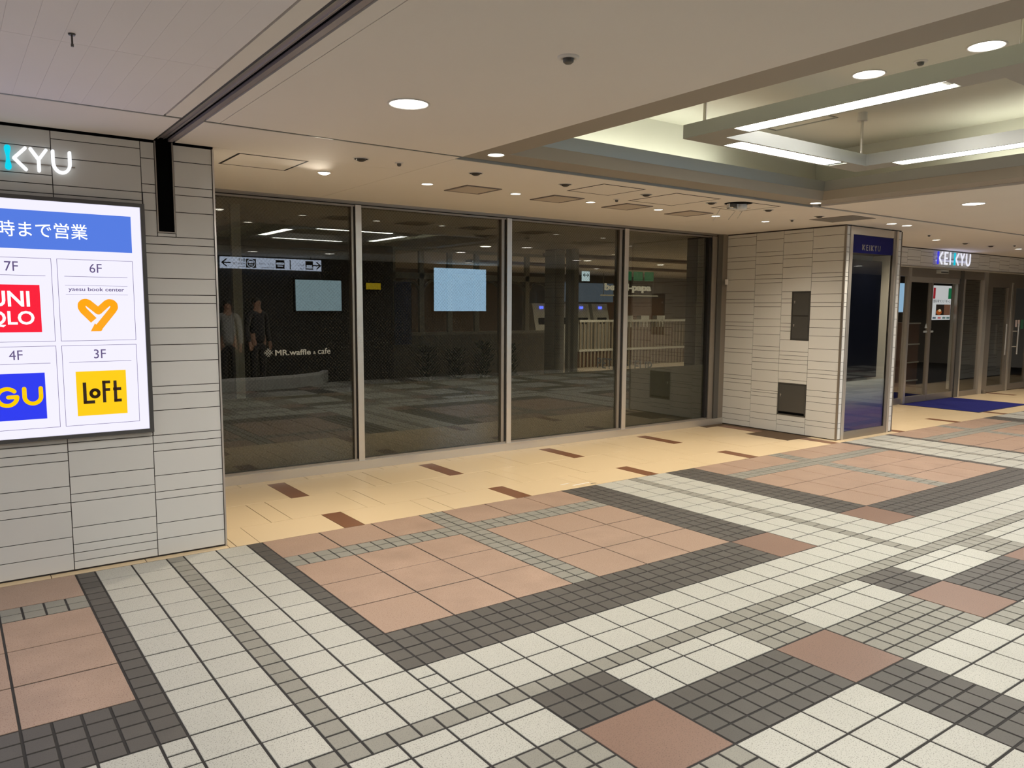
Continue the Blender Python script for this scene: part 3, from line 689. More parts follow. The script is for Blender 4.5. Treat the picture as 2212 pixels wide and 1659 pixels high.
downlight('large round downlight in the plain ceiling panel left of the coffer', 1.907, 3.478, ZC_, 0.105, True, P_CORRIDOR)
downlight('large round downlight in the ceiling right of the coffer', 7.88, 3.478, ZC_, 0.105, True, P_CORRIDOR)
downlight('large round downlight on the coffer ceiling behind the left bar, farther one', 4.9, 2.848, 3.07, 0.105, True, P_COFFER)
downlight('large round downlight on the coffer ceiling behind the left bar, nearer one', 4.92, 2.158, 3.07, 0.105, True, P_COFFER)
for x, y in ((-4.4, 3.48), (-4.4, 0.9), (-1.6, 3.48), (-1.6, 0.9), (1.9, 0.9), (0.3, -0.7), (4.6, -0.39), (5.93, -0.06), (7.62, 1.85), (10.75, 1.41), (13.3, 1.32), (13.4, -0.9), (13.8, 3.48), (10.8, 3.48), (17, 3.4), (17, 0.5), (20.5, 3.4), (20.5, 0.5), (9.5, -0.8)):  # some read off mirror images, others added unseen to lift walls and ceiling
    downlight('large round downlight of the unseen corridor ceiling, some added for extra light', x, y, ZC_, 0.105, True, P_CORRIDOR*(1.0 if x > 0 else 0.5 if (x > -2 and y > 3) else 1.4), group=GB, col=COOL if x < 0 else NEUTRAL)
GN = 'small round downlights over the cream floor strip'
NB = [(2.347, 'swivelled glaring', True, P_NICHE_BRIGHT, 0.018), (3.223, 'half-lit', True, P_NICHE*0.5, 0), (4.107, 'lit', True, P_NICHE, 0), (4.979, 'lit', True, P_NICHE, 0), (5.888, 'lit', True, P_NICHE, 0), (6.77, 'lit', True, P_NICHE, 0), (7.629, 'lit', True, P_NICHE*0.8, 0)]
ORD = ['first', 'second', 'third', 'fourth', 'fifth', 'sixth', 'seventh']
for n, (x, st, lit, e, bu) in enumerate(NB):
    downlight('%s small downlight, %s from the left in the row nearest the window wall' % (st, ORD[n]), x, 5.583, ZC_, 0.05, lit, e, WARM, GN, spot=2.35, mg=G_LAMPW, bulge=bu, aim=(1.0, 4.1, 0) if bu else None)
for n, x in enumerate((2.335, 3.256, 4.12, 5.039, 5.904, 6.773, 7.656)):
    downlight('unlit small round downlight, %s from the left in the row nearer the corridor' % ORD[n], x, 4.925, ZC_, 0.055, False, group=GN)
downlight('small lit downlight in the left back corner of the coffer trim', 3.03, 4.34, 2.578, 0.06, True, 10, WARM, mg=G_LAMPW)
downlight('small lit downlight in the right back corner of the coffer trim', 6.80, 4.42, 2.578, 0.055, True, 10, WARM, mg=G_LAMPW)
for n, (x, y, lit) in enumerate(((8.955, 4.831, 1), (9.289, 4.825, 1), (10.45, 5.53, 1), (11.5, 5.54, 1), (12.375, 5.54, 0), (13.2, 5.53, 0), (14.2, 5.53, 1), (15.2, 5.53, 1), (16.4, 5.53, 1))):
    lab = ['bright small downlight just right of the display case top', 'bright small downlight, second right of the display case top', 'small downlight half hidden by the pillar edge', 'dim lit downlight above the left end of the store lettering', 'unlit round downlight above the store lettering', 'unlit round downlight, farther right above the store lettering'][n] if n < 6 else 'small round downlight before the swing doors, %s beyond the sign' % ORD[n-6]
    downlight(lab, x, y, ZC_, 0.06, bool(lit), P_DOOR if lit else 0, WARM, 'small round downlights before the store doors', spot=2.0, mg=G_LAMPW)
# sprinkler heads
def sprinkler(label, x, y, z=ZC_, s=1.0):
    t = thing('sprinkler', label, 'sprinkler', (x, y, z), 'ceiling sprinkler heads')
    smooth(MB().ring([(0.040*s, 0.0), (0.038*s, -0.006), (0.022*s, -0.008), (0.020*s, 0.0)], n=24).obj('flange', M_WHITEP, t))
    smooth(MB().ring([(0.020*s, -0.003), (0.019*s, -0.02), (0.012*s, -0.026), (0.0005, -0.027)], n=18).obj('sprinkler_head', M_DGREY, t))
    return t
sprinkler('sprinkler head with white ring in the plain ceiling near the top middle', 2.07, 2.466, s=1.1)
sprinkler('sprinkler head on the coffer ceiling between the two large downlights', 4.9, 2.52, 3.07)
sprinkler('sprinkler head beside the first unlit downlight from the left', 2.604, 4.894, s=0.75)
sprinkler('sprinkler head between the third and fourth unlit downlights', 5.037, 5.293, s=0.75)
sprinkler('sprinkler head above the tiled side wall', 7.696, 5.284, s=0.75)
sprinkler('sprinkler head above the left of the store lettering', 10.651, 5.229, s=0.8)
sprinkler('sprinkler head near the right frame edge before the doors', 13.29, 5.233, s=0.8)
t = thing('sprinkler', 'dark pendent sprinkler hanging from the perforated left ceiling', 'sprinkler', (0.443, 3.35, ZC_), 'ceiling sprinkler heads')
MB().ring([(0.0005, -0.006), (0.011, -0.006), (0.013, 0.0), (0.0005, 0.0)], n=16).obj('flange', M_DGREY, t); MB().tube((0, 0, -0.004), (0, 0, -0.042), 0.0035, 8).tube((0, 0, -0.036), (0, 0, -0.046), 0.005, 8).obj('stem', M_DGREY, t)
# square air vents and access hatches
def vent(label, x0, y0, x1, y1):
    t = thing('air_vent', label, 'vent', ((x0+x1)/2, (y0+y1)/2, ZC_), 'square ceiling air vents'); a, b = (x1-x0)/2, (y1-y0)/2
    mb = MB(); f = 0.022
    mb.box(-a, -b, -0.007, a, -b+f, 0).box(-a, b-f, -0.007, a, b, 0).box(-a, -b+f, -0.007, -a+f, b-f, 0).box(a-f, -b+f, -0.007, a, b-f, 0).obj('vent_frame', mat('vent_frame_paint', L(122, 112, 108), 0.5), t)
    MB().box(-a+f, -b+f, -0.001, a-f, b-f, 0).obj('backing', mat('vent_backing', L(190, 180, 168), 0.7), t)
    n = 13
    me = MB().add([(-a+f+0.004, -0.009, -0.0035), (a-f-0.004, -0.009, -0.0035), (a-f-0.004, 0.009, -0.0065), (-a+f+0.004, 0.009, -0.0065), (-a+f+0.004, -0.009, -0.002), (a-f-0.004, -0.009, -0.002), (a-f-0.004, 0.009, -0.005), (-a+f+0.004, 0.009, -0.005)],
                  [(0,3,2,1),(4,5,6,7),(0,1,5,4),(1,2,6,5),(2,3,7,6),(3,0,4,7)]).mesh('slat')
    for k in range(n): link('slat', me, mat('vent_slat', L(196, 184, 170), 0.5), t, (0, -b+f+(2*b-2*f)*(k+0.5)/n, 0))
for n, x in enumerate((3.505, 4.42, 5.305, 6.195)):
    vent('square steel air vent, %s from the left of the four over the window' % ORD[n], x, 5.43, x+0.35, 5.79)
def hatch(label, x0, y0, x1, y1, g=0.015, m=M_CEIL):
    t = thing('access_hatch', label, 'hatch', ((x0+x1)/2, (y0+y1)/2, ZC_), 'ceiling access hatches'); a, b = (x1-x0)/2, (y1-y0)/2
    MB().box(-a, -b, -0.0015, a, -b+g, 0).box(-a, b-g, -0.0015, a, b, 0).box(-a, -b+g, -0.0015, -a+g, b-g, 0).box(a-g, -b+g, -0.0015, a, b-g, 0).obj('dark_joint', M_VOID, t)
    MB().box(-a+g, -b+g, -0.0012, a-g, b-g, 0).obj('hatch_panel', m, t)
hatch('access hatch with a wide dark joint, leftmost over the window wall', 1.615, 5.23, 2.09, 5.69, 0.016)
hatch('access hatch between the second and third unlit downlights', 4.345, 4.715, 4.82, 5.175)
hatch('access hatch between the fourth and fifth unlit downlights', 5.185, 4.705, 5.77, 5.30)
hatch('access hatch beside the broken hanging fitting', 6.185, 4.69, 6.64, 5.165)
t = thing('perforated_panel', 'flat grey perforated panel in the ceiling above the tiled side wall', 'panel', (8.05, 4.9, ZC_))
MB().box(-0.225, -0.255, -0.006, 0.225, 0.255, 0).obj('perforated_face', mat('grey_mesh', L(128, 122, 116), 0.6, metal=0.3, bump=0.4, bscale=400), t); MB().box(-0.235, -0.265, -0.002, 0.235, 0.265, 0).obj('edge_frame', M_CEIL, t)
# broken fitting hanging out of its hole
t = thing('broken_fitting', 'broken white ceiling fitting hanging out of its hole with three dangling spring arms', 'fitting', (6.16, 4.83, ZC_))
MB().disc(0.13, (-0.02, -0.03, -0.0012), 32).obj('ceiling_hole', M_BLACK, t)
smooth(MB().ring([(0.0005, -0.055), (0.045, -0.055), (0.062, -0.045), (0.066, -0.02), (0.066, 0.0)], (0.07, 0.02, 0.0), 24).obj('housing', M_WHITEP, t))
MB().box(-0.14, -0.02, -0.055, -0.02, 0.01, -0.048).box(-0.14, -0.02, -0.055, -0.13, 0.01, -0.01).box(-0.03, -0.025, -0.055, -0.015, 0.015, -0.005).obj('bracket', M_WHITEP, t)
MB().ring([(0.0005, -0.03), (0.045, -0.03), (0.045, -0.008)], (-0.075, 0.0, 0), 18).obj('lamp_cup', M_DGREY, t)
for a, b in (((-0.125, 0.09, -0.04), (-0.205, 0.11, -0.158)), ((0.105, 0.09, -0.038), (0.015, 0.11, -0.136)), ((0.215, 0.09, -0.022), (0.15, 0.11, -0.115))):
    MB().tube((a[0], a[1]-0.08, a[2]), a, 0.0022, 6).tube(a, b, 0.0028, 6).obj('spring_arm', M_FRAMEP, t)

# ------------------------------------------------------------------ STORE ENTRANCE ON THE RIGHT
YF = 6.40
wall_back = struct(MB().box(8.74, YF+0.008, 2.272, 21, YF+0.14, 2.60).obj('wall_back', M_CLADJ))
fa = [2.274, 2.33, 2.44, 2.50, CT]; fb = [2.274, 2.31, 2.395, 2.47, CT]; fc = [2.274, 2.36, 2.41, 2.52, CT]
for n in range(29): clad_col(wall_back, 8.71+0.41*n+0.41, 8.71+0.41*(n+1)+0.41, (fa, fb, fc)[n % 3], 'y', YF+0.008, -1)
box('fascia_edge', 9.2, YF-0.004, 2.262, 21, YF+0.02, 2.274, M_STEEL, wall_back); box('fascia_soffit', 9.2, YF+0.02, 2.264, 21, 6.7, 2.272, M_FRAMEP, wall_back)
s2 = thing('letter_sign', 'backlit store letters with blue and cyan K stems on the fascia over the doors', 'sign', (13.85, YF, 2.35))
store_letters(s2, 13.30, YF-0.03, 2.318, 0.212, 0.212, 0.028, 0.012, [glow('fascia_blue', L(60, 60, 230), 0.9), glow('fascia_cyan', L(0, 200, 225), 0.9), glow('fascia_white', (0.9, 0.9, 1.0, 1), 0.9)], 0.06)
MB().box(-0.55, -0.03, 0.06, 0.55, 0.0, 0.068).obj('back_rail', M_STEELD, s2)
lamp('sign_glow', 'AREA', (0, -0.06, 0.02), 0.7, (0.55, 0.6, 1.0), s2, size=1.1, size_y=0.12, rot=(PI, 0, 0))
YD = 6.62
d1 = struct(MB().box(12.5, YD, 2.118, 15.62, YD+0.1, 2.27).obj('door_1', M_STEELD))
def DB(par, name, x0, z0, x1, z1, m, y0=YD, y1=YD+0.06): return box(name, x0, y0, z0, x1, y1, z1, m, par)
DB(d1, 'door_post', 12.90, 0, 12.965, 2.27, M_STEEL, YD-0.02); DB(d1, 'door_post', 14.70, 0, 14.83, 2.27, M_DGREY, YD-0.01); DB(d1, 'door_post', 14.83, 0, 14.878, 2.118, M_STEEL, YD-0.02)
DB(d1, 'door_post', 12.46, 0, 12.50, 2.27, M_STEEL)
DB(d1, 'side_glass', 12.50, 0.10, 12.90, 2.118, M_GLASSD, YD+0.02, YD+0.03); DB(d1, 'bottom_rail', 12.50, 0, 12.90, 0.10, M_STEELD)
for x0, x1 in ((12.965, 13.735), (13.74, 14.70)):
    lf = DB(d1, 'sliding_leaf', x0, 0.108, x1, 2.03, M_GLASSD, YD+0.03, YD+0.04)
    DB(lf, 'leaf_rail', x0, 0.005, x1, 0.108, M_STEELD, YD+0.01, YD+0.06); DB(lf, 'leaf_rail', x0, 2.03, x1, 2.118, M_STEEL, YD+0.01, YD+0.06)
    for a in ((x0, x0+0.028), (x1-0.042, x1)): DB(lf, 'leaf_stile', a[0], 0.108, a[1], 2.03, M_STEELD, YD+0.01, YD+0.06)
lx = MB()
for cx in (13.628, 13.77): lx.add(*(lambda b: ([(a, bb+YD+0.028, c) for a, bb, c in b.v], b.f))(MB().poly([(cx-0.045, 1.26), (cx+0.045, 1.26), (cx, 1.345)], 0.001)))
for cx in (13.61, 13.83): stroke(lx, [(cx-0.05, 1.198), (cx+0.05, 1.198)], 0.034, 0.001, y0=YD+0.028)
lx.obj('door_sticker', M_DECAL, d1)
DB(d1, 'fixed_glass', 14.878, 0.095, 15.63, 2.118, M_GLASSD, YD+0.02, YD+0.03); DB(d1, 'bottom_rail', 14.878, 0, 15.63, 0.095, M_STEELD)
DB(d1, 'inner_post', 15.18, 0.095, 15.225, 2.118, M_FRAMEP, YD+0.3, YD+0.35); DB(d1, 'inner_post', 15.23, 0.095, 15.262, 2.118, M_STEELD, YD+0.3, YD+0.35)
DB(d1, 'door_post', 15.63, 0, 15.768, 2.27, M_STEEL, YD-0.02)
ds2 = thing('door_sensor', 'grey motion sensor box on the steel header over the automatic doors', 'sensor', (13.95, YD, 2.19))
MB().box(-0.14, -0.075, 0.0, 0.14, 0.0, 0.065).obj('housing', M_FRAMEP, ds2); MB().box(-0.125, -0.078, 0.008, 0.125, -0.075, 0.03).obj('lens', M_DGREY, ds2)
d2 = struct(MB().box(15.768, YD, 2.10, 21, YD+0.1, 2.27).obj('door_2', M_STEELD))
for n, x0 in enumerate((15.88, 16.90, 17.92, 18.94)):
    x1 = x0+0.96
    lf = DB(d2, 'swing_leaf', x0+0.14, 0.13, x1-0.14, 2.0, M_GLASSD, YD+0.02, YD+0.03)
    for a, b in ((x0, x0+0.14), (x1-0.14, x1)): DB(lf, 'leaf_stile', a, 0.01, b, 2.10, M_STEELD, YD, YD+0.05)
    DB(lf, 'leaf_rail', x0+0.14, 0.01, x1-0.14, 0.13, M_STEELD, YD, YD+0.05); DB(lf, 'leaf_rail', x0+0.14, 2.0, x1-0.14, 2.10, M_STEELD, YD, YD+0.05)
    hxx = x1-0.28 if n % 2 == 0 else x0+0.2
    hb = MB().tube((hxx, YD-0.06, 0.71), (hxx, YD-0.06, 1.31), 0.017, 12)
    for z in (0.86, 1.16): hb.tube((hxx, YD-0.06, z), (hxx + (0.16 if n % 2 == 0 else -0.1), YD, z), 0.009, 8)
    hb.obj('pull_handle', M_STEEL, lf)
    DB(d2, 'door_post', x1, 0, x0+1.02, 2.10, M_STEEL, YD-0.01)
DB(d2, 'door_post', 15.768, 0, 15.88, 2.10, M_STEELD); box('floor_closer', 15.82, YD-0.05, 0.0, 15.9, YD, 0.07, M_STEELD, d2)
st = MB()
for k, (x, z) in enumerate(((17.13, 1.33), (17.25, 1.33))): st.box(x, YD+0.012, z-0.09, x+0.09, YD+0.014, z+0.05)
st.obj('door_sticker', mat('pale_sticker', L(214, 196, 190), 0.6), d2); box('door_sticker', 17.38, YD+0.012, 1.2, 17.52, YD+0.014, 1.385, mat('green_sticker', L(60, 120, 92), 0.6), d2)
# backlit poster hung inside the right sliding leaf, seen from behind
po = thing('backlit_poster', 'bright backlit food poster with red and green side bars seen mirrored behind the sliding door', 'poster', (14.33, YD+0.12, 1.395))
MB().box(-0.33, 0, 0, 0.33, 0.02, 0.60).obj('sheet', G_POSTER, po)
def PB(n, x0, z0, x1, z1, m, y=-0.002): return MB().box(x0, y, z0, x1, 0.0, z1).obj(n, m, po)
PB('colour_bar', -0.325, 0.37, -0.25, 0.56, glow('poster_red', L(180, 30, 48), 0.8)); PB('colour_bar', 0.22, 0.37, 0.325, 0.56, glow('poster_green', L(20, 130, 84), 0.8))
PB('picture', -0.20, 0.085, 0.09, 0.27, glow('poster_black', L(36, 26, 22), 0.6)); PB('picture', 0.09, 0.085, 0.32, 0.27, glow('poster_brown', L(140, 96, 74), 0.6))
MB().add([(0.10*math.cos(a*PI/12)-0.09, -0.003, 0.135+0.045*math.sin(a*PI/12)) for a in range(24)], [tuple(range(24))]).obj('plate', glow('poster_orange', L(196, 96, 34), 0.7), po)
MB().add([(0.05*math.cos(a*PI/12)-0.07, -0.004, 0.165+0.025*math.sin(a*PI/12)) for a in range(24)], [tuple(range(24))]).obj('plate', glow('poster_cream', L(240, 214, 170), 0.8), po)
tx = put_text('poster_text', 'シチリア料理', 0.31, 0, 0.30, glow('poster_grey', L(90, 90, 96), 0.7), po, wd=0.62, ht=0.055, d=0.001, bold=0.0); tx.scale = (-1, 1, 1)
for a, cnm in ((-0.30, (90, 110, 130)), (-0.12, (220, 120, 130)), (0.05, (110, 140, 140)), (0.2, (110, 150, 130))): PB('small_logo', a, 0.02, a+0.11, 0.052, glow('poster_logo%d' % cnm[0], L(*cnm), 0.7))
# blue entrance mat
fm = thing('entrance_mat', 'dark blue carpet mat before the automatic doors', 'mat', (13.65, 6.0, 0))
MB().add([(-0.80, -0.60, 0.0), (0.97, -0.60, 0.0), (0.97, 0.60, 0.0), (-0.80, 0.60, 0.0), (-0.80, -0.60, 0.005), (0.97, -0.60, 0.005), (0.97, 0.60, 0.005), (-0.80, 0.60, 0.005), (-0.77, -0.57, 0.009), (0.94, -0.57, 0.009), (0.94, 0.57, 0.009), (-0.77, 0.57, 0.009)],
    [(8,9,10,11)] + [(4+k,4+(k+1)%4,8+(k+1)%4,8+k) for k in range(4)] + [(k,(k+1)%4,4+(k+1)%4,4+k) for k in range(4)]).obj('carpet', M_MAT, fm)
mbm = MB().box(-0.82, -0.62, 0, 0.99, -0.60, 0.006).box(-0.82, 0.60, 0, 0.99, 0.62, 0.006).box(-0.82, -0.60, 0, -0.80, 0.60, 0.006).box(0.97, -0.60, 0, 0.99, 0.60, 0.006); mbm.obj('rubber_edge', mat('navy_rubber', L(22, 20, 60), 0.8), fm)
# scraps of torn tape at the edge of the cream floor
for n, (x, y, pts, m, lab) in enumerate(((4.42, 5.24, [(-0.05, 0), (0.06, 0.012), (0.05, 0.02), (-0.04, 0.012)], M_WHITEP, 'torn white tape scrap on the cream floor, left of the dark hook-shaped one'),
        (4.55, 5.17, [(-0.09, -0.01), (0.1, 0.0), (0.11, 0.016), (-0.02, 0.006), (-0.1, 0.004)], M_WHITEP, 'long torn white tape scrap at the edge of the cream floor'),
        (4.66, 5.13, [(-0.03, 0), (0.03, -0.012), (0.036, -0.004), (-0.024, 0.008)], M_DGREY, 'dark hook-shaped tape scrap beside the white terrazzo edge'))):
    t = thing('tape_scrap', lab, 'scrap', (x, y, 0.0006), 'torn tape scraps on the floor')
    MB().add([(a, b, 0.0002) for a, b in pts] + [(a, b, 0.0015) for a, b in pts], [tuple(range(len(pts), 2*len(pts)))] + [(k, (k+1) % len(pts), len(pts)+(k+1) % len(pts), len(pts)+k) for k in range(len(pts))]).obj('strip', m, t)

# ------------------------------------------------------------------ BEHIND THE GLASS
M_IN = mat('dim_wall', L(130, 124, 112), 0.8); M_INF = mat('inside_floor', L(140, 128, 110), 0.5)
fi = struct(box('floor_inside', 1.25, 7.0, -0.12, 24, 18, -0.002, M_INF)); struct(box('ceiling_inside', 1.25, 6.95, 2.56, 24, 18, 2.60, M_CEIL))
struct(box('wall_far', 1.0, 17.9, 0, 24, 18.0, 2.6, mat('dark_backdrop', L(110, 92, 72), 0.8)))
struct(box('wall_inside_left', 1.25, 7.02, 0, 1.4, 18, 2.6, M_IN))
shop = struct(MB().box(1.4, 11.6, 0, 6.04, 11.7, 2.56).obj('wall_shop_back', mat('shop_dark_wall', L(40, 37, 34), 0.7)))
# white arched windows of the flower shop
def arch_window(label, x0, x1):
    t = thing('arched_window', label, 'window', ((x0+x1)/2, 11.6, 1.15), 'arched shop windows'); a = (x1-x0)/2
    mb = MB().box(-a, 0, 0.0, -a+0.045, 0.06, 1.36).box(a-0.045, 0, 0.0, a, 0.06, 1.36).box(-a, 0, 0.90, a, 0.06, 1.0).box(-a, 0, -0.05, a, 0.08, 0.0)
    mb.obj('frame', M_FRAMEP, t); r = a-0.02
    am = MB(); stroke(am, arc(0, 0.62, r, 0, 180, 18), 0.035, 0.04, caps=False, y0=0.05); am.obj('arch', M_FRAMEP, t)
    MB().box(-a+0.045, 0.03, 0, a-0.045, 0.036, 0.90).obj('pane', M_GLASS, t)
XS = (6.04, 6.58, 7.14, 7.70, 8.26, 8.82, 9.38)
for n in range(6): arch_window('white framed arched shop window behind the glass, %s from the left' % ORD[n], XS[n], XS[n+1])
struct(box('wall_shop_counter', 6.04, 11.6, 0, 9.4, 11.72, 1.10, mat('shop_counter_board', L(140, 136, 126), 0.7)))
struct(box('wall_shop_top', 6.04, 11.6, 2.51, 9.4, 11.7, 2.56, M_FRAMEP))
t = thing('banner', 'blue hanging banner before the arched shop windows', 'banner', (6.2, 11.57, 0.95)); MB().box(-0.16, 0, 0, 0.16, 0.004, 1.05).obj('cloth', M_CLOTHB, t); MB().tube((-0.18, 0.005, 1.05), (0.18, 0.005, 1.05), 0.01, 8).obj('rod', M_FRAMEP, t)
def plant(label, x, y, h, n, seed):
    rnd = random.Random(seed); t = thing('potted_plant', label, 'plant', (x, y, 0), 'plants before the flower shop')
    smooth(MB().ring([(0.0005, 0.0), (0.12, 0.0), (0.15, 0.28), (0.135, 0.28), (0.13, 0.25), (0.0005, 0.25)], n=18).obj('pot', M_FRAMEP, t))
    mb = MB()
    for k in range(n):
        a = rnd.uniform(0, 2*PI); r = rnd.uniform(0.02, 0.15); z = rnd.uniform(0.3, h); p = Vector((r*math.cos(a), r*math.sin(a), z))
        d = Vector((math.cos(a), math.sin(a), rnd.uniform(0.1, 1.2))).normalized()*rnd.uniform(0.07, 0.12); s = d.cross(Vector((0, 0, 1))).normalized()*0.03
        mb.add([p, p+d*0.5+s, p+d, p+d*0.5-s], [(0, 1, 2), (0, 2, 3)])
    stuff(mb.obj('foliage', M_LEAF, t))
for n, (x, h) in enumerate(((6.45, 0.9), (7.0, 0.85), (7.56, 0.95), (8.1, 0.9))): plant('dark leafy potted plant behind the second window pane, %s from the left' % ORD[n], x, 11.2, h, 300, n)
# inner posts of the empty shop
for n, (x, y) in enumerate(((2.36, 7.8), (6.45, 9.0))): struct(box('trim_%d' % (20+n), x-0.045, y, 0, x+0.045, y+0.06, 2.56, M_FRAMEP))
pillar_in = struct(box('wall_inner_pillar', 8.44, 10.32, 0, 8.64, 10.6, 2.56, M_CLADJ)); clad_col(pillar_in, 8.44, 8.64, ZB, 'y', 10.32, -1)
clad_col(pillar_in, 10.32, 10.6, ZD, 'x', 8.44, -1)
gs = struct(box('window_5', 8.64, 7.6, 0.1, 8.648, 10.2, 2.5, M_GLASS)); struct(box('trim_22', 8.6, 10.02, 0, 8.7, 10.1, 2.56, M_FRAMEP)); struct(box('trim_23', 8.6, 10.16, 0, 8.7, 10.24, 2.56, M_FRAMEP))
t = thing('window_lettering', 'faint pale shop lettering with added glow on the inner side glass, low behind the window film edge', 'lettering', (8.63, 9.45, 0.60)); o = put_text('letters', 'PETIT FLEUR', 0, 0, 0, glow('shop_letters_glow', (0.55, 0.55, 0.5, 1), 0.12), t, wd=1.25, ht=0.17, d=0.002); o.rotation_euler = (0, 0, -PI/2)  # decal is no lamp; a little glow keeps it readable in the dark
# ticket hall beyond
for n, x in enumerate((13.44, 14.17, 14.9, 15.63)):
    t = thing('ticket_machine', 'pale ticket machine with blue lamp seen through the glass, %s from the left' % ORD[n], 'ticket machine', (x, 16.9, 0), 'ticket machines in the hall')
    MB().add([(-0.3, 0, 0), (0.3, 0, 0), (0.3, 0.6, 0), (-0.3, 0.6, 0), (-0.3, 0, 1.0), (0.3, 0, 1.0), (-0.3, 0.18, 1.7), (0.3, 0.18, 1.7), (0.3, 0.6, 1.7), (-0.3, 0.6, 1.7)],
             [(0,3,2,1),(0,1,5,4),(4,5,7,6),(6,7,8,9),(2,3,9,8),(1,2,8,7,5),(0,4,6,9,3)]).obj('cabinet_body', M_FRAMEP, t)
    MB().box(-0.17, 0.03, 1.02, 0.17, 0.06, 1.30).obj('screen', M_SCREEN, t); MB().box(-0.06, 0.12, 1.55, 0.06, 0.15, 1.62).obj('lamp', G_LED, t)
t = thing('fare_map', 'large pale route map board over the ticket machines behind the glass', 'board', (15.1, 17.2, 1.75)); MB().box(-1.2, 0, 0, 1.2, 0.04, 0.55).obj('board', glow('map_glow', (0.3, 0.4, 0.55, 1), 0.35), t); MB().box(-1.2, -0.01, 0, -0.85, 0, 0.08).obj('legend', glow('map_legend', (0.5, 0.5, 0.05, 1), 0.4), t)
t = thing('picket_fence', 'pale picket fence in the hall seen through the right window panes', 'fence', (15.9, 15.6, 0))
MB().box(-2.3, 0, 0.42, 2.3, 0.05, 0.48).obj('rail', M_FRAMEP, t); MB().box(-2.3, 0, 1.20, 2.3, 0.05, 1.26).obj('rail', M_FRAMEP, t); MB().box(-2.3, 0.05, 0.0, 2.3, 0.08, 0.42).obj('kick_board', M_WOOD, t)
pm = MB().box(-0.025, 0.01, 0.0, 0.025, 0.04, 1.2).mesh('picket')
for k in range(36): link('picket', pm, mat('fence_paint', L(140, 130, 112), 0.7), t, (-2.25+0.128*k, 0, 0.0))
t = thing('shop_letters', 'cream shop lettering above the hall kiosk seen through the right panes', 'sign', (15.2, 16.4, 2.02)); put_text('letters', 'beard-papa', 0, 0, 0, glow('cream_letters', (0.9, 0.8, 0.6, 1), 0.7), t, wd=1.85, ht=0.26, d=0.03, bold=0.03)
MB().box(-0.1, 0.02, -0.10, 2.2, 0.06, -0.06).obj('sign_shelf', glow('shelf_glow', (0.9, 0.75, 0.5, 1), 0.35), t)
for sx in (0.0, 1.0, 2.0): MB().tube((sx, 0.04, -0.06), (sx, 0.04, 0.54), 0.01, 6).obj('hanger_rod', M_STEELD, t)
t = thing('kiosk', 'brown shop kiosk below cream lettering seen through the right panes', 'kiosk', (17.6, 17.1, 0)); MB().box(-1.3, 0, 0, 1.3, 0.6, 1.0).obj('counter', M_WOOD, t); MB().box(-1.3, 0.5, 1.0, 1.3, 0.6, 1.9).obj('back_board', mat('kiosk_back', L(120, 86, 56), 0.7), t)
for k in range(3): MB().box(-0.9+0.7*k, 0.0, 1.0, -0.55+0.7*k, 0.2, 1.35).obj('display_box', M_FRAMEP, t)
t = thing('one_way_sign', 'small pale hanging sign with a double arrow behind the third window pane', 'sign', (14.15, 16.0, 2.30)); MB().box(-0.13, 0, 0, 0.13, 0.03, 0.26).obj('panel', glow('pale_sign', (0.6, 0.78, 0.9, 1), 1.5), t)
am = MB(); stroke(am, [(-0.09, 0.16), (0.09, 0.16)], 0.018, 0.002); stroke(am, [(-0.05, 0.20), (-0.1, 0.16), (-0.05, 0.12)], 0.018, 0.002); stroke(am, [(0.05, 0.20), (0.1, 0.16), (0.05, 0.12)], 0.018, 0.002); am.obj('arrow', M_BLACK, t)
MB().tube((0, 0.015, 0.26), (0, 0.015, 0.245), 0.01, 6).obj('hanger', M_STEELD, t)
for k in range(3): tag(MB().box(0, 0, 0, 0.32, 0.03, 0.24).obj('hanging_panel', G_GREEN, None, (14.75+0.42*k, 15.2, 2.318)), 'dark green hanging panel in the hall, %s from the left' % ORD[k], 'panel', 'green hanging panels')
for n, (x, y) in enumerate(((13.7, 14.35), (13.3, 12.5), (11.0, 12.4), (16.2, 13.4), (15.4, 9.0), (18.5, 9.0), (18.0, 15.5), (11.5, 9.0), (7.2, 10.6))):  # last one is added in the unlit shop so the arches show
    downlight('round downlight behind the glass, in the hall, with one added in the shop', x, y, ZC_-0.001, 0.1, True, P_INSIDE if x > 8 else 2.0, WARM, 'round downlights in the hall', mg=G_LAMPW)
for n, y in enumerate((11.0, 13.6)): struct(box('trim_%d' % (30+n), 8.9, y, 2.50, 21, y+0.25, 2.555, M_WOOD))
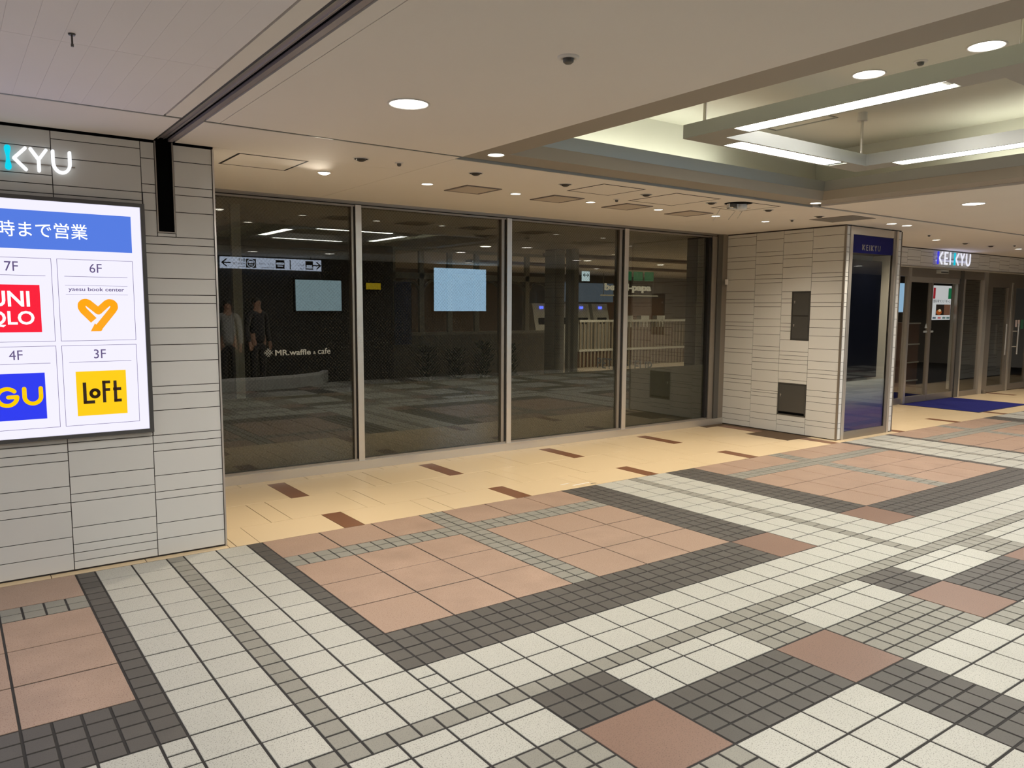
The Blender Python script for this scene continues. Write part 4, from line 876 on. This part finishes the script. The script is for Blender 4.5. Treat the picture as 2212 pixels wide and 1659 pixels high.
# inside the store doors: tiled wall, brown shelf, glowing panel for a blue reflection
wi = struct(box('wall_store_inside', 15.3, 8.3, 0, 21, 8.4, 2.56, mat('night_dark_wall', L(40, 34, 28), 0.7)))  # bare stretch coloured dark in place of the night view outside
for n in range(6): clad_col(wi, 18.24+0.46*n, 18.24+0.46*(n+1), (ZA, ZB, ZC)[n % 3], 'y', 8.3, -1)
t = thing('brown_shelf', 'tall brown shelf unit standing just inside the sliding doors', 'shelf', (15.05, 7.6, 0)); MB().box(-0.28, 0, 0, 0.28, 0.4, 1.32).obj('carcass', M_WOOD, t)
for z in (0.2, 0.55, 0.9, 1.3): MB().box(-0.29, -0.02, z, 0.29, 0.02, z+0.025).obj('shelf_board', M_FRAMEP, t)
t = thing('blue_reflection', 'narrow glowing blue panel standing in for a reflection in the side glass', 'screen', (12.97, 6.76, 1.53)); MB().box(-0.13, 0, 0, 0.12, 0.03, 0.48).obj('screen', glow('reflection_glow', (0.40, 0.68, 1.0, 1), 0.9), t); MB().box(-0.14, 0.03, -0.01, 0.13, 0.05, 0.49).obj('housing', M_DGREY, t); MB().box(-0.06, 0.05, -1.53, 0.0, 0.09, 0.3).box(-0.14, -0.03, -1.53, 0.12, 0.2, -1.51).obj('stand', M_DGREY, t)  # added glowing panel imitates a mirrored sign; housing and stand only carry it

# ------------------------------------------------------------------ BEHIND THE CAMERA (seen mirrored in the glass)
struct(box('wall_opposite', -6, -1.85, 0, 24, -1.75, 2.6, mat('opposite_wall', L(40, 39, 38), 0.5)))
struct(box('wall_corridor_end', 23.9, -1.7, 0, 24, 6.4, 2.6, mat('end_wall', L(150, 142, 130), 0.8))); struct(box('wall_corridor_start', -6, -1.7, 0, -5.9, 5.2, 2.6, mat('start_wall', L(150, 146, 146), 0.8)))
ws = thing('wayfinding_sign', 'hanging pale station wayfinding sign behind the camera mirrored in the window', 'sign', (5.30, -1.35, 2.29))
MB().box(-1.13, -0.1, 0, 1.13, 0, 0.25).obj('light_box', G_SIGNR, ws)
MB().box(-1.14, -0.11, -0.015, 1.14, 0.004, 0.0).box(-1.14, -0.11, 0.25, 1.14, 0.004, 0.265).obj('frame', M_DGREY, ws)
for sx in (-0.9, 0.9): MB().tube((sx, -0.05, 0.265), (sx, -0.05, 0.306), 0.012, 8).obj('hanger', M_DGREY, ws)
K_ = M_BLACK
ws.scale = (0.88, 0.88, 0.88)
def WS(fn, nm='pictogram', m=K_): # drawn facing -y in local sign space, turned to face the glass (+y)
    mb = MB(); fn(mb); mb.v = [(-a, -b+0.003, c) for a, b, c in mb.v]; return mb.obj(nm, m, ws)
def arrow(mb, cx, s): stroke(mb, [(cx-0.09*s, 0.125), (cx+0.09*s, 0.125)], 0.026, 0.002); stroke(mb, [(cx, 0.20), (cx+0.09*s, 0.125), (cx, 0.05)], 0.026, 0.002)
WS(lambda mb: arrow(mb, 1.02, 1), 'arrow'); WS(lambda mb: arrow(mb, -1.02, -1), 'arrow')
WS(lambda mb: mb.add(*(lambda b: (b.v, b.f))(MB().poly([(0.38, 0.03), (0.60, 0.03), (0.60, 0.22), (0.38, 0.22)], 0.002))))
WS(lambda mb: mb.add(*(lambda b: (b.v, b.f))(MB().poly([(-0.26, 0.03), (-0.06, 0.03), (-0.06, 0.22), (-0.26, 0.22)], 0.002))))
WS(lambda mb: mb.add(*(lambda b: (b.v, b.f))(MB().poly([(-0.93, 0.03), (-0.75, 0.03), (-0.75, 0.22), (-0.93, 0.22)], 0.002))))
WS(lambda mb: mb.add(*(lambda b: (b.v, b.f))(MB().poly([(-0.405, 0.02), (-0.38, 0.02), (-0.38, 0.23), (-0.405, 0.23)], 0.002))), 'divider')
GW = glow('pictogram_white', (0.62, 0.72, 0.92, 1), 3.5)
WS(lambda mb: (stroke(mb, arc(0.49, 0.125, 0.085, 0, 360, 24), 0.016, 0.004), stroke(mb, [(0.455, 0.15), (0.525, 0.15)], 0.05, 0.004), stroke(mb, [(0.455, 0.09), (0.525, 0.09)], 0.02, 0.004)), 'pictogram_detail', GW)
WS(lambda mb: (stroke(mb, [(-0.225, 0.14), (-0.095, 0.14)], 0.05, 0.004), stroke(mb, [(-0.21, 0.085), (-0.11, 0.085)], 0.028, 0.004)), 'pictogram_detail', GW)
WS(lambda mb: (stroke(mb, [(-0.885, 0.11), (-0.795, 0.11)], 0.04, 0.004), stroke(mb, [(-0.90, 0.07), (-0.78, 0.07)], 0.035, 0.004)), 'pictogram_detail', GW)
def wtext(body, x, z, wd, ht, bold=0.0, m=K_): # x: left end as read
    o = put_text('sign_text', body, -x, 0.0015, z, m, ws, wd=wd, ht=ht, d=0.002, bold=bold); o.rotation_euler = (0, 0, PI)
wtext('B1F', 0.62, 0.16, 0.14, 0.06, 0.01); wtext('市営地下鉄', 0.62, 0.09, 0.26, 0.045); wtext('Subway', 0.62, 0.03, 0.16, 0.035)
wtext('バスターミナル', -0.02, 0.10, 0.34, 0.045); wtext('Bus Terminal', -0.02, 0.03, 0.28, 0.035); wtext('タクシー', -0.72, 0.10, 0.2, 0.045); wtext('Taxi', -0.72, 0.03, 0.1, 0.035); wtext('TAXI', -0.92, 0.175, 0.16, 0.032, 0.01, GW)
def screen(label, x0, x1, z0, z1, y, m, cat='screen'):
    t = thing('lit_screen', label, cat, ((x0+x1)/2, y, z0)); a = (x1-x0)/2
    MB().box(-a, -0.02, 0, a, 0, z1-z0).obj('screen', m, t); MB().box(-a-0.03, -0.08, -0.03, a+0.03, -0.02, z1-z0+0.03).obj('housing', M_BLACK, t)
    return t
screen('bright sky blue lit screen behind the camera mirrored in the second pane', 9.11, 10.53, 1.49, 2.47, -1.62, G_SKY)
screen('pale lit screen behind the camera mirrored in the first pane', 5.85, 6.84, 1.49, 2.12, -1.62, G_SKYPALE)
screen('small yellow lit panel behind the camera mirrored in the second pane', 7.42, 7.76, 1.95, 2.09, -1.62, G_YSIGN, 'sign')
# curved low wall round a stair opening
cw = thing('curved_low_wall', 'low curved stair wall with a pale coping behind the camera mirrored in the left pane', 'low wall', (4.4, -1.0, 0))
pts = [(-1.6, 0.3), (-0.6, 0.36), (0.4, 0.34), (1.2, 0.18), (1.8, -0.2), (2.2, -0.8), (2.4, -1.6)]
def ribbon(o, z0, z1, m, nm):
    vs = []; n = len(pts)
    for s in (0, o):
        for k, (x, y) in enumerate(pts): vs += [(x, y-s, z0), (x, y-s, z1)]
    fs = []
    for k in range(n-1): fs += [(2*k, 2*k+2, 2*k+3, 2*k+1), (2*n+2*k, 2*n+2*k+1, 2*n+2*k+3, 2*n+2*k+2), (2*k+1, 2*k+3, 2*n+2*k+3, 2*n+2*k+1)]
    return MB().add(vs, fs).obj(nm, m, cw)
ribbon(0.14, 0.0, 0.20, M_FRAMEP, 'wall_band'); ribbon(0.18, 0.20, 0.24, M_WHITEP, 'coping')

# two waiting people behind the camera, seen only as dim mirror images in the leftmost pane
M_SKIN = mat('skin', L(196, 150, 124), 0.6); M_HAIR = mat('black_hair', L(24, 20, 18), 0.6); M_COAT = mat('dark_coat', L(38, 38, 44), 0.8); M_SHIRT = mat('pale_grey_shirt', L(168, 166, 162), 0.85); M_TROUS = mat('dark_trousers', L(30, 30, 36), 0.85); M_SHOE = mat('black_shoe', L(20, 20, 20), 0.5)
def skin(name, verts, edges, radii, m, parent, levels=1):
    me = bpy.data.meshes.new(name); me.from_pydata(verts, edges, [])
    o = bpy.data.objects.new(name, me); COL.objects.link(o)
    o.modifiers.new('skin', 'SKIN'); sv = me.skin_vertices[0].data if me.skin_vertices else None
    if sv is None:
        bm = bmesh.new(); bm.from_mesh(me); bm.verts.layers.skin.verify(); bm.to_mesh(me); bm.free(); sv = me.skin_vertices[0].data
    for i, rr in enumerate(radii): sv[i].radius = rr if isinstance(rr, tuple) else (rr, rr)
    sv[0].use_root = True
    o.modifiers.new('sub', 'SUBSURF').levels = levels; o.modifiers['sub'].render_levels = levels
    dg = bpy.context.evaluated_depsgraph_get(); m2 = bpy.data.meshes.new_from_object(o.evaluated_get(dg)); bpy.data.objects.remove(o)
    m2.materials.clear(); q = link(name, m2, m, parent); smooth(q); return q
def person(label, x, y, rot, h, top, bag=False):
    t = thing('person', label, 'person', (x, y, 0)); t.rotation_euler = (0, 0, rot); k = h/1.72
    V = [(0,0,.95),(0,0,1.12),(0,0.01,1.32),(0,0,1.44),(0,-.01,1.50),(0,-.015,1.57),(0,-.02,1.64),(0,-.01,1.69)]; E_ = [(i,i+1) for i in range(7)]; Rr = [.13,.125,.14,.07,.052,.07,.078,.05]
    for sx in (-1, 1):
        b = len(V); V += [(sx*.17,0,1.41),(sx*.22,.02,1.13),(sx*.22,-.06,.90),(sx*.215,-.08,.82)]; E_ += [(3,b),(b,b+1),(b+1,b+2),(b+2,b+3)]; Rr += [.06,.044,.031,.03]
        for f, (dx, dz, ln) in enumerate(((-.03,-.03,.05),(-.018,-.06,.075),(-.004,-.065,.085),(.01,-.062,.078),(.022,-.055,.06))):
            c = len(V); V += [(sx*.215+dx*.8,-.085-.01*(f==0),.82+dz*.6),(sx*.215+dx,-.095-.02*(f==0),.82+dz-ln*.6)]; E_ += [(b+3,c),(c,c+1)]; Rr += [.010,.008]
        b = len(V); V += [(sx*.09,0,.88),(sx*.10,-.01,.48),(sx*.10,.02,.09),(sx*.105,-.10,.04)]; E_ += [(0,b),(b,b+1),(b+1,b+2),(b+2,b+3)]; Rr += [.09,.06,.04,.035]
    skin('body', [tuple(c*k for c in p) for p in V], E_, [q*k for q in Rr], M_SKIN, t)
    TV = [(0,0,.78),(0,0,1.08),(0,.01,1.30),(0,0,1.43)]; TE = [(0,1),(1,2),(2,3)]; TR = [.165,.15,.155,.085]
    for sx in (-1, 1):
        b = len(TV); TV += [(sx*.175,0,1.405),(sx*.222,.02,1.13),(sx*.222,-.07,.85)]; TE += [(3,b),(b,b+1),(b+1,b+2)]; TR += [.075,.056,.045]
    skin('jacket', [tuple(c*k for c in p) for p in TV], TE, [q*k for q in TR], top, t)
    PV = [(0,0,.95),(0,0,.88)]; PE = [(0,1)]; PR = [.135,.135]
    for sx in (-1, 1):
        b = len(PV); PV += [(sx*.09,0,.82),(sx*.10,-.01,.48),(sx*.10,.02,.10)]; PE += [(1,b),(b,b+1),(b+1,b+2)]; PR += [.10,.074,.06]
        MB().add([(sx*.1*k+a*k, b2*k, c*k) for a, b2, c in ((-.045,-.19,0),(.045,-.19,0),(.04,.07,0),(-.04,.07,0),(-.035,-.17,.05),(.035,-.17,.05),(.035,.06,.09),(-.035,.06,.09))], [(0,3,2,1),(4,5,6,7),(0,1,5,4),(1,2,6,5),(2,3,7,6),(3,0,4,7)]).obj('shoe', M_SHOE, t)
    skin('trousers', [tuple(c*k for c in p) for p in PV], PE, [q*k for q in PR], M_TROUS, t)
    hm_ = MB().ring([(0.0005, 1.735*k), (.05*k, 1.728*k), (.082*k, 1.69*k), (.088*k, 1.64*k), (.07*k, 1.60*k)], (0, .015*k, 0), 20); smooth(hm_.obj('hair', M_HAIR, t))
    MB().add([(-.012*k,-.088*k,1.60*k),(.012*k,-.088*k,1.60*k),(0,-.115*k,1.605*k),(0,-.09*k,1.645*k)], [(0,1,2),(0,2,3),(1,3,2),(0,3,1)]).obj('nose', M_SKIN, t)
    for sx in (-1, 1): smooth(MB().ring([(.0005,-.008*k),(.008*k,0),(.0005,.008*k)], (sx*.03*k, -.086*k, 1.645*k), 8).obj('eye', M_HAIR, t)); smooth(MB().ring([(.0005,-.03*k),(.012*k,0),(.0005,.03*k)], (sx*.08*k, -.005*k, 1.625*k), 8).obj('ear', M_SKIN, t))
    MB().box(-.022*k,-.094*k,1.577*k,.022*k,-.082*k,1.585*k).obj('mouth', mat('lips', L(150, 92, 84), 0.6), t)
    if bag: MB().box(.19*k,-.08*k,.42*k,.25*k,.12*k,.66*k).tube((.22*k,-.06*k,.66*k),(.22*k,-.09*k,.80*k),.006,6).tube((.22*k,.10*k,.66*k),(.22*k,-.09*k,.80*k),.006,6).obj('shoulder_bag', M_HAIR, t)
    return t
person('dark coated person standing behind the camera, mirrored left of the pale screen', 4.98, -1.42, PI*0.92, 1.74, M_COAT)
person('person in a pale grey shirt standing behind the camera, mirrored at the far left', 4.42, -1.42, PI*1.1, 1.68, M_SHIRT, True)
